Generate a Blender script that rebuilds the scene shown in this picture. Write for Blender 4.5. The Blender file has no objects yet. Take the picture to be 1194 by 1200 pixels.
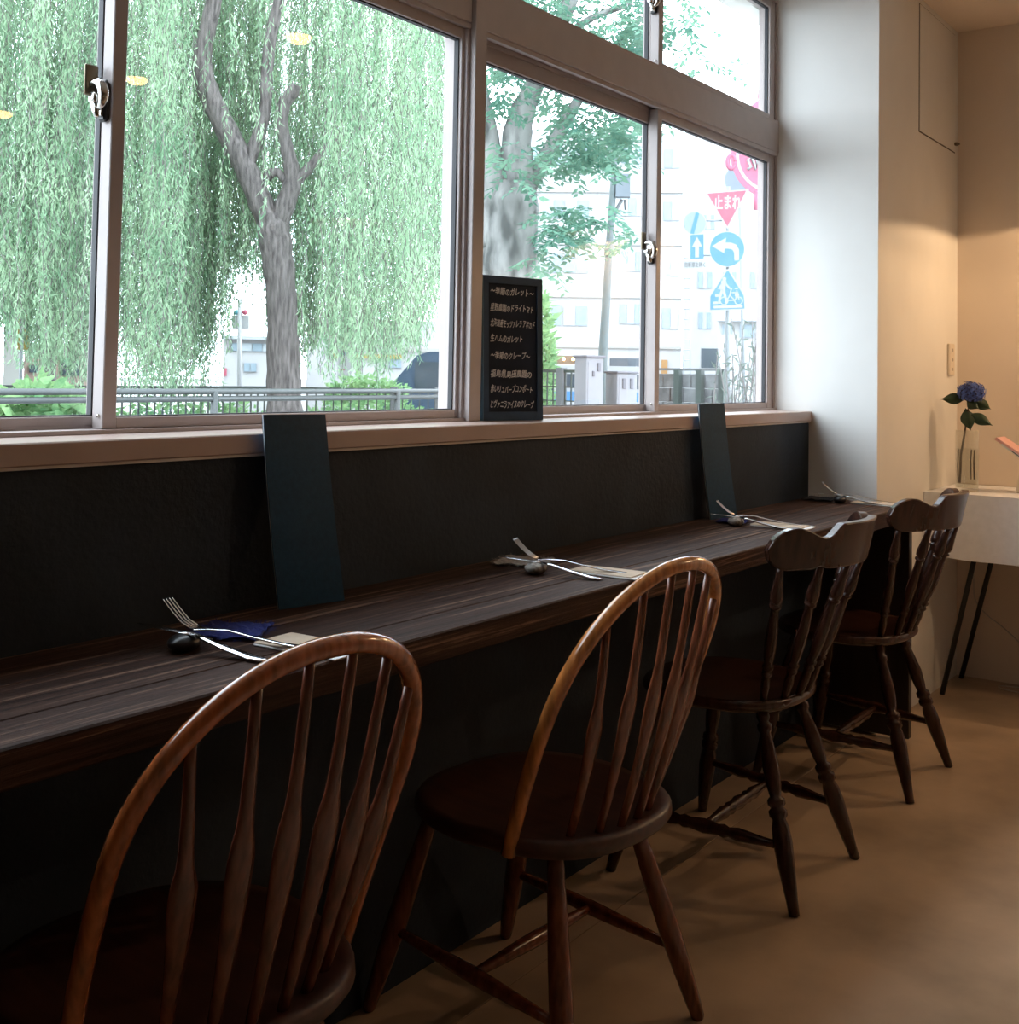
import bpy, bmesh, math, random
import numpy as np
from mathutils import Vector, Matrix
random.seed(7); rng = np.random.default_rng(7)
PI = math.pi
sc = bpy.context.scene
C = sc.collection

# ------------------------------------------------------------------ camera
EYE = Vector((0, 0, 1.14))
YAW, PITCH, ROLL, FPX, CY = 0.941895603, 0.0387957405, 0.0172637008, 1346.52272, 387.659672
_d = Vector((math.sin(YAW)*math.cos(PITCH), math.cos(YAW)*math.cos(PITCH), math.sin(PITCH)))
_r = Vector((math.cos(YAW), -math.sin(YAW), 0)); _u = _r.cross(_d)
RIGHT = math.cos(ROLL)*_r + math.sin(ROLL)*_u
UP = -math.sin(ROLL)*_r + math.cos(ROLL)*_u
FWD = _d
cd = bpy.data.cameras.new('camera'); cam = bpy.data.objects.new('camera', cd); C.objects.link(cam)
cd.sensor_fit = 'HORIZONTAL'; cd.sensor_width = 36.0; cd.lens = 36.0*FPX/1194.0
cd.shift_x = 0.0; cd.shift_y = (CY-600.0)/1194.0
cd.clip_start = 0.02; cd.clip_end = 500
cam.matrix_world = Matrix(((RIGHT.x, UP.x, -FWD.x, EYE.x), (RIGHT.y, UP.y, -FWD.y, EYE.y), (RIGHT.z, UP.z, -FWD.z, EYE.z), (0, 0, 0, 1)))
sc.camera = cam

# ------------------------------------------------------------------ light and exposure
sc.view_settings.view_transform = 'Standard'; sc.view_settings.look = 'None'
sc.view_settings.gamma = 1.0; sc.view_settings.use_curve_mapping = False
sc.view_settings.exposure = 0.0
world = bpy.data.worlds.new('overcast_sky'); sc.world = world; world.use_nodes = True
_nt = world.node_tree; _nt.nodes.clear()
_bg = _nt.nodes.new('ShaderNodeBackground'); _wo = _nt.nodes.new('ShaderNodeOutputWorld')
_bg.inputs['Color'].default_value = (0.79, 0.895, 1.0, 1); _bg.inputs['Strength'].default_value = 8.0
_nt.links.new(_bg.outputs[0], _wo.inputs[0])
sc.cycles.max_bounces = 12; sc.cycles.transparent_max_bounces = 24; sc.cycles.diffuse_bounces = 5
sc.cycles.caustics_reflective = False; sc.cycles.caustics_refractive = False
sc.cycles.sample_clamp_indirect = 10.0

def lamp(name, loc, power, color, radius):
    l = bpy.data.lights.new(name, 'POINT'); l.energy = power; l.color = color; l.shadow_soft_size = radius
    o = bpy.data.objects.new(name, l); o.location = loc; C.objects.link(o); return o

# ------------------------------------------------------------------ helpers
def tag(o, label=None, cat=None, group=None, kind=None):
    if label: o['label'] = label
    if cat: o['category'] = cat
    if group: o['group'] = group
    if kind: o['kind'] = kind
    return o
def thing(name, label, cat, loc=(0, 0, 0), rz=0.0, group=None):
    o = bpy.data.objects.new(name, None); o.empty_display_size = 0.05; C.objects.link(o)
    o.location = loc; o.rotation_euler = (0, 0, rz)
    return tag(o, label, cat, group)
def holder(name):                      # an Empty of the setting
    o = bpy.data.objects.new(name, None); o.empty_display_size = 0.05; C.objects.link(o)
    o['kind'] = 'structure'; return o
def copy_tree(o, parent=None, label=None, loc=None, rz=None):
    c = o.copy(); C.objects.link(c)
    if parent: c.parent = parent
    if label: c['label'] = label
    if loc is not None: c.location = loc
    if rz is not None: c.rotation_euler = (0, 0, rz)
    for ch in list(o.children): copy_tree(ch, c)
    return c
def ray(u, v):                         # direction of a picture point, unit depth
    return FWD + RIGHT*((u-597.0)/FPX) + UP*((CY-v)/FPX)
def at(u, v, d): return EYE + ray(u, v)*d
def on_z(u, v, z): r = ray(u, v); return EYE + r*((z-EYE.z)/r.z)

class MB:
    def __init__(s): s.v = []; s.f = []; s.sm = []
    def add(s, vs, fs, smooth=False):
        n = len(s.v); s.v += [tuple(p) for p in vs]; s.f += [tuple(i+n for i in q) for q in fs]; s.sm += [smooth]*len(fs); return s
    def box(s, x0, x1, y0, y1, z0, z1):
        vs = [(x, y, z) for z in (z0, z1) for y in (y0, y1) for x in (x0, x1)]
        return s.add(vs, [(0, 2, 3, 1), (4, 5, 7, 6), (0, 1, 5, 4), (2, 6, 7, 3), (0, 4, 6, 2), (1, 3, 7, 5)])
    def bbox(s, x0, x1, y0, y1, z0, z1, b=0.003):        # box with chamfered edges
        m = bmesh.new(); bmesh.ops.create_cube(m, size=1.0)
        for w in m.verts: w.co = Vector(((x0+x1)/2+w.co.x*(x1-x0), (y0+y1)/2+w.co.y*(y1-y0), (z0+z1)/2+w.co.z*(z1-z0)))
        bmesh.ops.bevel(m, geom=m.edges[:], offset=b, segments=1, affect='EDGES')
        m.verts.index_update()
        s.add([w.co[:] for w in m.verts], [[w.index for w in f.verts] for f in m.faces]); m.free(); return s
    def obox(s, p, ax, ay, az):                          # box from corner and three edge vectors
        p, ax, ay, az = map(Vector, (p, ax, ay, az))
        vs = [p+ax*i+ay*j+az*k for k in (0, 1) for j in (0, 1) for i in (0, 1)]
        return s.add(vs, [(0, 2, 3, 1), (4, 5, 7, 6), (0, 1, 5, 4), (2, 6, 7, 3), (0, 4, 6, 2), (1, 3, 7, 5)])
    def tube(s, pts, rad, n=10, flat=None, cap=True):    # flat = (vector, factor): squash across a direction
        P = [Vector(p) for p in pts]; m = len(P)
        R = rad if isinstance(rad, (list, tuple, np.ndarray)) else [rad]*m
        T = [(P[min(i+1, m-1)]-P[max(i-1, 0)]).normalized() for i in range(m)]
        a = T[0].orthogonal().normalized() if flat is None else Vector(flat[0])
        vs = []
        for i in range(m):
            a = (a-T[i]*a.dot(T[i])).normalized(); b = T[i].cross(a)
            if flat is None: ka = 1.0
            else: ka = flat[1][i] if isinstance(flat[1], (list, tuple, np.ndarray)) else flat[1]
            for k in range(n):
                t = 2*PI*k/n; vs.append(P[i]+(a*math.cos(t)*ka+b*math.sin(t))*R[i])
        fs = [(i*n+k, i*n+(k+1) % n, (i+1)*n+(k+1) % n, (i+1)*n+k) for i in range(m-1) for k in range(n)]
        if cap: fs += [tuple(range(n-1, -1, -1)), tuple(range((m-1)*n, m*n))]
        return s.add(vs, fs, True)
    def turned(s, p0, p1, prof, n=14):                   # turned rod between two points; prof = [(t, r)]
        p0, p1 = Vector(p0), Vector(p1)
        return s.tube([p0.lerp(p1, t) for t, r in prof], [r for t, r in prof], n)
    def lathe(s, prof, c=(0, 0, 0), n=24, caps=(False, False)):
        vs = [(c[0]+r*math.cos(2*PI*k/n), c[1]+r*math.sin(2*PI*k/n), c[2]+z) for r, z in prof for k in range(n)]
        m = len(prof)
        fs = [(i*n+k, i*n+(k+1) % n, (i+1)*n+(k+1) % n, (i+1)*n+k) for i in range(m-1) for k in range(n)]
        if caps[0]: fs.append(tuple(range(n-1, -1, -1)))
        if caps[1]: fs.append(tuple(range((m-1)*n, m*n)))
        return s.add(vs, fs, True)
    def prism(s, poly, o, ax, ay, az):                   # polygon in (ax, ay) swept along az
        o, ax, ay, az = map(Vector, (o, ax, ay, az)); n = len(poly)
        vs = [o+ax*x+ay*y for x, y in poly]+[o+ax*x+ay*y+az for x, y in poly]
        fs = [tuple(range(n-1, -1, -1)), tuple(range(n, 2*n))]+[(i, (i+1) % n, n+(i+1) % n, n+i) for i in range(n)]
        return s.add(vs, fs)
    def loft(s, rings, smooth=True, caps=(True, True)):
        n = len(rings[0]); m = len(rings)
        fs = [(i*n+k, i*n+(k+1) % n, (i+1)*n+(k+1) % n, (i+1)*n+k) for i in range(m-1) for k in range(n)]
        if caps[0]: fs.append(tuple(range(n-1, -1, -1)))
        if caps[1]: fs.append(tuple(range((m-1)*n, m*n)))
        return s.add([p for r in rings for p in r], fs, smooth)
    def build(s, name, mat, parent=None, normals=True):
        me = bpy.data.meshes.new(name); me.from_pydata(s.v, [], s.f); me.update()
        me.polygons.foreach_set('use_smooth', s.sm)
        if normals:
            b = bmesh.new(); b.from_mesh(me); bmesh.ops.recalc_face_normals(b, faces=b.faces[:]); b.to_mesh(me); b.free()
        me.materials.append(mat)
        o = bpy.data.objects.new(name, me); C.objects.link(o)
        if parent: o.parent = parent
        return o
def one(name, mat, fn, parent=None):
    m = MB(); fn(m); return m.build(name, mat, parent)
def circle(r, n=32, cx=0, cy=0, a0=0): return [(cx+r*math.cos(a0+2*PI*k/n), cy+r*math.sin(a0+2*PI*k/n)) for k in range(n)]

# ------------------------------------------------------------------ materials
def srgb(h):
    c = [int(h[i:i+2], 16)/255 for i in (0, 2, 4)]
    return tuple((x/12.92 if x <= .04045 else ((x+.055)/1.055)**2.4) for x in c)
def mat(name, col, rough=0.5, metal=0.0, var=0.0, scale=8.0, stretch=(1, 1, 1), bump=0.0, bscale=60.0, coat=0.0, spec=0.5, trans=0.0, col2=None, lo=0.35, hi=0.65, detail=4.0):
    m = bpy.data.materials.new(name); m.use_nodes = True; nt = m.node_tree; nt.nodes.clear(); N = nt.nodes.new; L = nt.links.new
    out = N('ShaderNodeOutputMaterial'); b = N('ShaderNodeBsdfPrincipled'); L(b.outputs[0], out.inputs[0])
    b.inputs['Roughness'].default_value = rough; b.inputs['Metallic'].default_value = metal
    b.inputs['Coat Weight'].default_value = coat; b.inputs['Coat Roughness'].default_value = 0.12
    b.inputs['Specular IOR Level'].default_value = spec
    b.inputs['Base Color'].default_value = (*col, 1)
    tc = N('ShaderNodeTexCoord'); mp = N('ShaderNodeMapping'); mp.inputs['Scale'].default_value = stretch; L(tc.outputs['Object'], mp.inputs['Vector'])
    if var or col2:
        n = N('ShaderNodeTexNoise'); n.inputs['Scale'].default_value = scale; n.inputs['Detail'].default_value = detail; L(mp.outputs[0], n.inputs['Vector'])
        r = N('ShaderNodeValToRGB'); L(n.outputs['Fac'], r.inputs[0])
        c2 = col2 or tuple(x*(1-var) for x in col); c1 = col if col2 else tuple(min(1, x*(1+var)) for x in col)
        r.color_ramp.elements[0].position = lo; r.color_ramp.elements[1].position = hi
        r.color_ramp.elements[0].color = (*c2, 1); r.color_ramp.elements[1].color = (*c1, 1)
        L(r.outputs[0], b.inputs['Base Color'])
    if bump:
        n2 = N('ShaderNodeTexNoise'); n2.inputs['Scale'].default_value = bscale; n2.inputs['Detail'].default_value = 6; L(mp.outputs[0], n2.inputs['Vector'])
        bp = N('ShaderNodeBump'); bp.inputs['Strength'].default_value = bump; bp.inputs['Distance'].default_value = 0.004
        L(n2.outputs['Fac'], bp.inputs['Height']); L(bp.outputs[0], b.inputs['Normal'])
    return m
def leaf_mat(name, c1, c2, scale, transl=0.45):
    m = bpy.data.materials.new(name); m.use_nodes = True; nt = m.node_tree; nt.nodes.clear(); N = nt.nodes.new; L = nt.links.new
    out = N('ShaderNodeOutputMaterial'); d = N('ShaderNodeBsdfDiffuse'); t = N('ShaderNodeBsdfTranslucent'); mx = N('ShaderNodeMixShader')
    tc = N('ShaderNodeTexCoord'); n = N('ShaderNodeTexNoise'); n.inputs['Scale'].default_value = scale; n.inputs['Detail'].default_value = 5; n.inputs['Roughness'].default_value = 0.75
    L(tc.outputs['Object'], n.inputs['Vector'])
    r = N('ShaderNodeValToRGB'); r.color_ramp.elements[0].position = .36; r.color_ramp.elements[1].position = .64
    r.color_ramp.elements[0].color = (*c1, 1); r.color_ramp.elements[1].color = (*c2, 1)
    L(n.outputs['Fac'], r.inputs[0]); L(r.outputs[0], d.inputs[0]); L(r.outputs[0], t.inputs[0])
    mx.inputs[0].default_value = transl; L(d.outputs[0], mx.inputs[1]); L(t.outputs[0], mx.inputs[2]); L(mx.outputs[0], out.inputs[0]); return m
def glass_mat(name, tint=(0.97, 0.99, 0.985), f0=.07):
    m = bpy.data.materials.new(name); m.use_nodes = True; nt = m.node_tree; nt.nodes.clear(); N = nt.nodes.new; L = nt.links.new
    out = N('ShaderNodeOutputMaterial'); t = N('ShaderNodeBsdfTransparent'); g = N('ShaderNodeBsdfGlossy'); mx = N('ShaderNodeMixShader')
    t.inputs[0].default_value = (*tint, 1); g.inputs['Roughness'].default_value = 0.0; g.inputs[0].default_value = (1, 1, 1, 1)
    ge = N('ShaderNodeNewGeometry'); dt = N('ShaderNodeVectorMath'); dt.operation = 'DOT_PRODUCT'; L(ge.outputs['Incoming'], dt.inputs[0]); L(ge.outputs['Normal'], dt.inputs[1])
    def mth(op, a, b=None):                      # Schlick reflectance of a thin pane, the same from both sides
        n = N('ShaderNodeMath'); n.operation = op
        for i, x in enumerate((a, b)):
            if x is None: continue
            if isinstance(x, (int, float)): n.inputs[i].default_value = x
            else: L(x, n.inputs[i])
        return n.outputs[0]
    c = mth('ABSOLUTE', dt.outputs['Value']); p = mth('POWER', mth('SUBTRACT', 1.0, c), 5.0)
    L(mth('ADD', mth('MULTIPLY', p, 1.0-f0), f0), mx.inputs[0]); L(t.outputs[0], mx.inputs[1]); L(g.outputs[0], mx.inputs[2]); L(mx.outputs[0], out.inputs[0]); return m
def glow_mat(name, col, s):
    m = bpy.data.materials.new(name); m.use_nodes = True; nt = m.node_tree; nt.nodes.clear()
    out = nt.nodes.new('ShaderNodeOutputMaterial'); e = nt.nodes.new('ShaderNodeEmission'); e.inputs[0].default_value = (*col, 1); e.inputs[1].default_value = s
    nt.links.new(e.outputs[0], out.inputs[0]); return m

M = {}
M['plaster_white'] = mat('white_painted_plaster', (.82, .81, .78), .75, var=.03, scale=3, bump=.05, bscale=40)
M['plaster_cream'] = mat('cream_painted_plaster', (.80, .70, .60), .8, var=.04, scale=2.5, bump=.05, bscale=40)
M['plaster_back'] = mat('tan_back_wall', (.36, .28, .21), .85, var=.1, scale=2, bump=.05)
M['charcoal'] = mat('charcoal_plaster', (.019, .028, .042), .62, var=.25, scale=5, bump=.35, bscale=90, spec=.2)
M['concrete'] = mat('beige_concrete_floor', (.54, .39, .265), .40, col2=(.30, .215, .145), scale=3.2, bump=.08, bscale=30, lo=.28, hi=.62, detail=7)
M['joint'] = mat('floor_joint_filler', (.08, .06, .045), .8, var=.1)
M['frame'] = mat('taupe_aluminium', (.46, .40, .385), .42, metal=.0, var=.03, scale=20)
M['sill'] = mat('taupe_sill_paint', (.46, .345, .30), .3, var=.05, scale=6, bump=.04)
M['bead'] = mat('pale_sill_bead', (.62, .56, .52), .5, var=.03)
M['gasket'] = mat('dark_rubber_gasket', (.03, .03, .035), .6, var=.05)
M['glass'] = glass_mat('window_glass')
M['chrome'] = mat('chromed_steel', (.62, .60, .57), .18, metal=1.0, var=.05)
M['bronze'] = mat('bronze_steel', (.22, .18, .12), .35, metal=.9, var=.08)
M['blackplastic'] = mat('black_plastic', (.015, .015, .016), .4, var=.05)
def counter_mat():
    m = mat('brushed_dark_wood', (.05, .03, .024), .50, spec=.09)
    nt = m.node_tree; N = nt.nodes.new; L = nt.links.new; b = [n for n in nt.nodes if n.type == 'BSDF_PRINCIPLED'][0]
    tc = N('ShaderNodeTexCoord'); mp = N('ShaderNodeMapping'); mp.inputs['Scale'].default_value = (.55, 26, 26); L(tc.outputs['Object'], mp.inputs[0])
    n1 = N('ShaderNodeTexNoise'); n1.inputs['Scale'].default_value = 3.2; n1.inputs['Detail'].default_value = 8; n1.inputs['Roughness'].default_value = .7; L(mp.outputs[0], n1.inputs['Vector'])
    r = N('ShaderNodeValToRGB'); L(n1.outputs['Fac'], r.inputs[0])
    r.color_ramp.elements[0].position = .38; r.color_ramp.elements[0].color = (.022, .011, .008, 1)
    r.color_ramp.elements[1].position = .56; r.color_ramp.elements[1].color = (.060, .030, .021, 1)
    e = r.color_ramp.elements.new(.66); e.color = (.26, .165, .115, 1)
    L(r.outputs[0], b.inputs['Base Color'])
    bp = N('ShaderNodeBump'); bp.inputs['Strength'].default_value = .8; bp.inputs['Distance'].default_value = .004; L(n1.outputs['Fac'], bp.inputs['Height']); L(bp.outputs[0], b.inputs['Normal'])
    return m
M['counter'] = counter_mat()
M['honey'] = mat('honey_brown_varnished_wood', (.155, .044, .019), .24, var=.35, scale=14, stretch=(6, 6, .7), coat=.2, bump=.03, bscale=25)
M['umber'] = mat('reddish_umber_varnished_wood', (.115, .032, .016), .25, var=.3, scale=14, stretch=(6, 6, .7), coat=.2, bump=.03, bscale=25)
M['honeylit'] = mat('honey_wood_window_lit', (.46, .165, .042), .22, var=.3, scale=14, stretch=(6, 6, .7), coat=.8)  # honey wood, colour brightened to stand in for window light on the bow
M['umberlit'] = mat('umber_wood_window_lit', (.36, .10, .028), .22, var=.3, scale=14, stretch=(6, 6, .7), coat=.8)  # lit copy of the umber wood: window light put into the bow's colour
M['ebony'] = mat('dark_brown_varnished_wood', (.044, .0155, .0095), .27, var=.3, scale=12, stretch=(5, 5, .8), coat=.3, spec=.35, bump=.03, bscale=25)
M['seatwood'] = mat('dark_seat_wood', (.050, .016, .010), .45, var=.3, scale=9, stretch=(7, .8, 7), coat=.08)
M['panelwood'] = mat('dark_end_panel_wood', (.02, .014, .012), .4, var=.2, scale=8, stretch=(5, 5, .5))
M['steel'] = mat('polished_cutlery_steel', (.80, .80, .82), .14, metal=1.0, var=.02)
M['menu'] = mat('navy_menu_cover', (.009, .052, .108), .42, spec=.2, var=.12, scale=120, bump=.05, bscale=300)
M['menuedge'] = mat('pale_menu_pages', (.6, .6, .58), .7, var=.03)
M['slate'] = mat('chalkboard_slate', (.009, .017, .034), .6, spec=.2, var=.25, scale=14)
M['boardframe'] = mat('blue_black_board_frame', (.045, .078, .125), .45, spec=.2, var=.1, scale=30)
M['boardside'] = mat('blue_board_side', (.10, .22, .32), .5, var=.1)
M['chalk'] = mat('white_chalk', (.80, .80, .78), .9, var=.08, scale=200)
M['bluecloth'] = mat('royal_blue_woven_cloth', (.018, .028, .17), .9, var=.3, scale=300, bump=.4, bscale=400)
M['greycloth'] = mat('grey_woven_cloth', (.42, .40, .385), .9, var=.3, scale=300, bump=.4, bscale=400)
M['darkcloth'] = mat('charcoal_woven_cloth', (.035, .035, .04), .9, var=.3, scale=300, bump=.4, bscale=400)
M['napkin'] = mat('kraft_beige_paper', (.62, .50, .38), .8, var=.06, scale=30)
M['whitepaper'] = mat('white_paper', (.78, .78, .77), .8, var=.03)
M['pebbleblack'] = mat('black_pebble', (.012, .013, .015), .3, var=.2, scale=40)
M['pebblegrey'] = mat('speckled_grey_pebble', (.46, .43, .39), .55, col2=(.10, .09, .085), scale=90)
M['linen'] = mat('white_linen', (.88, .89, .92), .9, var=.03, scale=40, bump=.12, bscale=250)
M['blacksteel'] = mat('black_steel_tube', (.012, .012, .013), .45, var=.1)
M['petal'] = mat('blue_hydrangea_petals', (.09, .17, .58), .75, col2=(.04, .06, .22), scale=60)
M['petaldark'] = mat('dark_floret_eye', (.03, .03, .11), .8, var=.2)
M['flowerleaf'] = mat('deep_green_leaf', (.022, .052, .022), .5, var=.25, scale=40)
M['stem'] = mat('brown_flower_stem', (.08, .05, .028), .7, var=.3, scale=80)
M['vaseglass'] = glass_mat('clear_vase_glass', (.95, .96, .95), .05)
M['water'] = glass_mat('vase_water', (.94, .94, .91), .03)
M['pink'] = mat('pink_card', (.85, .48, .44), .6, var=.05)
M['outlet'] = mat('cream_plastic', (.74, .66, .55), .45, var=.02)
M['darkshade'] = mat('dark_bronze_shade', (.05, .04, .03), .5, var=.05)
M['shade'] = mat('cream_enamel_shade', (.75, .62, .40), .4, var=.03)
M['cord'] = mat('white_cable_sheath', (.6, .58, .55), .6, var=.03)
M['bulb'] = glow_mat('lit_bulb', (1.0, .64, .35), 19000.0)
M['bulb_spot'] = glow_mat('lit_small_bulb', (1.0, .62, .22), 16.0)
# outdoors
M['bark'] = mat('grey_brown_willow_bark', (0.192, 0.168, 0.162), .9, col2=(.035, .03, .03), scale=9, stretch=(3.5, 3.5, .5), bump=.9, bscale=14, lo=.3, hi=.7)
M['bark2'] = mat('mottled_zelkova_bark', (0.209, 0.211, 0.201), .9, col2=(.05, .055, .052), scale=6, stretch=(1.5, 1.5, .55), bump=.5, bscale=18, lo=.35, hi=.62)
M['willow'] = leaf_mat('willow_leaf', (.13, .25, .15), (.44, .58, .39), 1.6, .45)
M['willow2'] = leaf_mat('far_willow_leaf', (.16, .29, .19), (.42, .56, .40), 1.2, .45)
M['zelkova'] = leaf_mat('zelkova_leaf', (.055, .15, .115), (.19, .32, .225), 2.2, .42)
M['hedge'] = leaf_mat('hedge_leaf', (.09, .21, .10), (.28, .42, .20), 3.0, .4)
M['olive'] = leaf_mat('olive_leaf', (.085, .115, .095), (.16, .19, .165), 6.0, .3)
M['rail'] = mat('grey_painted_rail', (0.054, 0.062, 0.062), .5, var=.08)
M['fence'] = mat('dark_green_fence_steel', (0.019, 0.032, 0.027), .5, var=.08)
M['fencepost'] = mat('grey_fence_post', (0.088, 0.094, 0.099), .6, var=.08)
M['pave'] = mat('pale_paving', (0.252, 0.252, 0.246), .9, var=.08, scale=2)
M['soil'] = mat('planting_soil', (0.036, 0.036, 0.024), .95, var=.2, scale=4)
M['bwall'] = mat('white_facade', (0.312, 0.312, 0.312), .85, var=.02, scale=1)
M['bwall2'] = mat('cream_facade', (0.257, 0.250, 0.234), .85, var=.02, scale=1)
M['bwin'] = mat('blue_grey_pane', (0.174, 0.226, 0.261), .25, var=.08, scale=3)
M['bcurtain'] = mat('pale_curtain', (0.277, 0.311, 0.328), .8, var=.05, scale=3)
M['bframe'] = mat('facade_window_frame', (0.260, 0.277, 0.294), .5, var=.03)
M['shop'] = mat('brown_shopfront', (0.090, 0.066, 0.045), .7, var=.15, scale=2)
M['cabinet'] = mat('lilac_grey_cabinet', (0.189, 0.182, 0.196), .5, var=.03)
M['cabdark'] = mat('cabinet_dark_plate', (0.100, 0.095, 0.110), .5, var=.05)
M['pole'] = mat('grey_green_pole', (0.084, 0.108, 0.111), .6, var=.08)
M['transformer'] = mat('blue_grey_box', (0.114, 0.138, 0.162), .5, var=.04)
M['signred'] = mat('glare_washed_red_sign', (0.286, 0.050, 0.086), .5, var=.05)  # red shifted towards pink, outdoor glare put into the colour
M['signblue'] = mat('sky_blue_sign', (0.032, 0.141, 0.319), .5, var=.05)
M['signwhite'] = mat('white_sign_face', (0.258, 0.261, 0.264), .5, var=.01)
M['signpale'] = mat('pale_blue_sign_face', (.17, .21, .26), .5, var=.02)
M['signback'] = mat('pale_grey_sign_back', (0.186, 0.204, 0.216), .5, var=.02)
M['pinksign'] = mat('pink_shop_sign', (0.339, 0.081, 0.136), .6, var=.03)
M['yellow'] = mat('yellow_banner', (0.255, 0.174, 0.036), .7, var=.05)
M['peach'] = mat('peach_render', (.27, .195, .16), .85, var=.03)
M['van'] = mat('dark_blue_paint', (.025, .05, .085), .25, var=.05)
M['carglass'] = mat('dark_car_glass', (.03, .045, .06), .1, var=.05)
M['tyre'] = mat('black_tyre', (.02, .02, .02), .8, var=.1)
M['blockwall'] = mat('dark_block_wall', (0.060, 0.062, 0.066), .9, col2=(.17, .175, .18), scale=5, bump=.3)
M['aqua'] = mat('aqua_print', (0.045, 0.186, 0.216), .6, var=.03)
M['orange'] = mat('orange_print', (0.255, 0.135, 0.045), .6, var=.05)

def text_mesh(body, size, mt, parent, origin, ax, ay, az, name='lettering', thick=0.0006, bold=0.0, align='LEFT', width=None, jitter=None):
    cu = bpy.data.curves.new('lettering_curve', 'FONT'); cu.body = body; cu.size = size; cu.align_x = align; cu.offset = bold; cu.resolution_u = 3
    cu.extrude = thick
    o = bpy.data.objects.new('lettering_tmp', cu); C.objects.link(o)
    dg = bpy.context.evaluated_depsgraph_get(); dg.update()
    me = bpy.data.meshes.new_from_object(o.evaluated_get(dg)); bpy.data.objects.remove(o)
    co = np.empty(len(me.vertices)*3); me.vertices.foreach_get('co', co); co = co.reshape(-1, 3)
    if width and len(co):
        w = co[:, 0].max()-co[:, 0].min(); co[:, 0] = (co[:, 0]-co[:, 0].min())*(width/max(w, 1e-6))
    if jitter: co = jitter(co)
    O, A, B, Z = (np.array(Vector(q)) for q in (origin, ax, ay, az))
    w = O+co[:, :1]*A+co[:, 1:2]*B+co[:, 2:3]*Z
    me.vertices.foreach_set('co', w.ravel()); me.update(); me.materials.clear(); me.materials.append(mt)
    t = bpy.data.objects.new(name, me); C.objects.link(t); t.parent = parent; return t

def quads(name, V, mt, parent, kind='stuff'):            # V: (n,4,3)
    n = len(V); me = bpy.data.meshes.new(name)
    me.vertices.add(n*4); me.vertices.foreach_set('co', np.ascontiguousarray(V, dtype=np.float32).ravel())
    me.loops.add(n*4); me.loops.foreach_set('vertex_index', np.arange(n*4, dtype=np.int32))
    me.polygons.add(n); me.polygons.foreach_set('loop_start', np.arange(0, n*4, 4, dtype=np.int32))
    me.polygons.foreach_set('loop_total', np.full(n, 4, dtype=np.int32))
    me.update(calc_edges=True); me.materials.append(mt)
    o = bpy.data.objects.new(name, me); C.objects.link(o)
    if parent: o.parent = parent
    if kind: o['kind'] = kind
    return o

# ------------------------------------------------------------------ room shell
XW, XE, XL, YB, YC, ZC = 3.76, 4.717, -1.6, -3.6, 1.24, 2.54     # pillar face, end wall, left wall, back wall, alcove wall, ceiling
CT = 0.747                                                        # counter top
fl = one('floor', M['concrete'], lambda m: (m.box(XL, XE, YB, 1.273, -.06, 0), m.box(XL, XE, 1.276, 1.72, -.06, 0)))
fl['kind'] = 'structure'
one('floor_joint', M['joint'], lambda m: m.box(XL, XE, 1.2728, 1.2762, -.05, -.002), fl)
def struct(name, mt, fn):
    o = one(name, M[mt], fn); o['kind'] = 'structure'; return o
struct('ceiling', 'plaster_cream', lambda m: m.box(XL, XE+.15, YB, 1.72, ZC, ZC+.1))
struct('wall_right', 'plaster_cream', lambda m: m.box(XE, XE+.15, YB, 1.60, -.06, ZC))
struct('wall_column', 'plaster_white', lambda m: m.box(XW, XE, YC, 1.662, -.06, ZC))
struct('wall_front', 'charcoal', lambda m: (m.box(XL, XW, 1.473, 1.72, CT-.06, 1.0), m.box(XL, XW, 1.44, 1.72, -.06, CT-.06)))
struct('wall_above_window', 'plaster_white', lambda m: (m.box(XL, XW, 1.60, 1.72, 2.47, ZC), m.box(XL, .2, 1.60, 1.72, 1.0, 2.47)))
struct('wall_left', 'plaster_back', lambda m: m.box(XL-.12, XL, YB, 1.72, -.06, ZC))
struct('wall_back', 'plaster_back', lambda m: m.box(XL, XE, YB-.12, YB, -.06, ZC))
ts = struct('trim_1', 'sill', lambda m: m.bbox(XL, XW, 1.462, 1.60, 1.003, 1.036, .002))
one('bead', M['bead'], lambda m: m.box(XL, XW, 1.466, 1.475, .9985, 1.003), ts)
struct('trim_2', 'frame', lambda m: (m.bbox(.2, 2.02, 1.588, 1.662, 1.934, 2.033, .0015), m.bbox(2.06, XW, 1.588, 1.662, 1.930, 2.033, .0015)))
struct('trim_3', 'frame', lambda m: (m.bbox(2.022, 2.064, 1.578, 1.660, 1.036, 2.47, .0015), m.bbox(2.012, 2.022, 1.594, 1.660, 1.036, 2.47, .001)))
# white reveals of the outside wall, beside the right sash and behind the mullion
struct('wall_outside', 'plaster_white', lambda m: (
    m.prism([(3.80, 1.68), (4.16, 1.84), (4.9, 1.84), (4.9, 1.68)], (0, 0, -.2), (1, 0, 0), (0, 1, 0), (0, 0, 3.0)),
    m.prism([(2.066, 1.70), (2.10, 1.70), (2.25, 1.82), (2.215, 1.82)], (0, 0, -.2), (1, 0, 0), (0, 1, 0), (0, 0, 3.0)),
    m.box(XL, 4.9, 1.721, 1.80, -.2, 1.0), m.box(XL, 4.9, 1.721, 1.80, 2.49, 3.0)))

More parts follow.
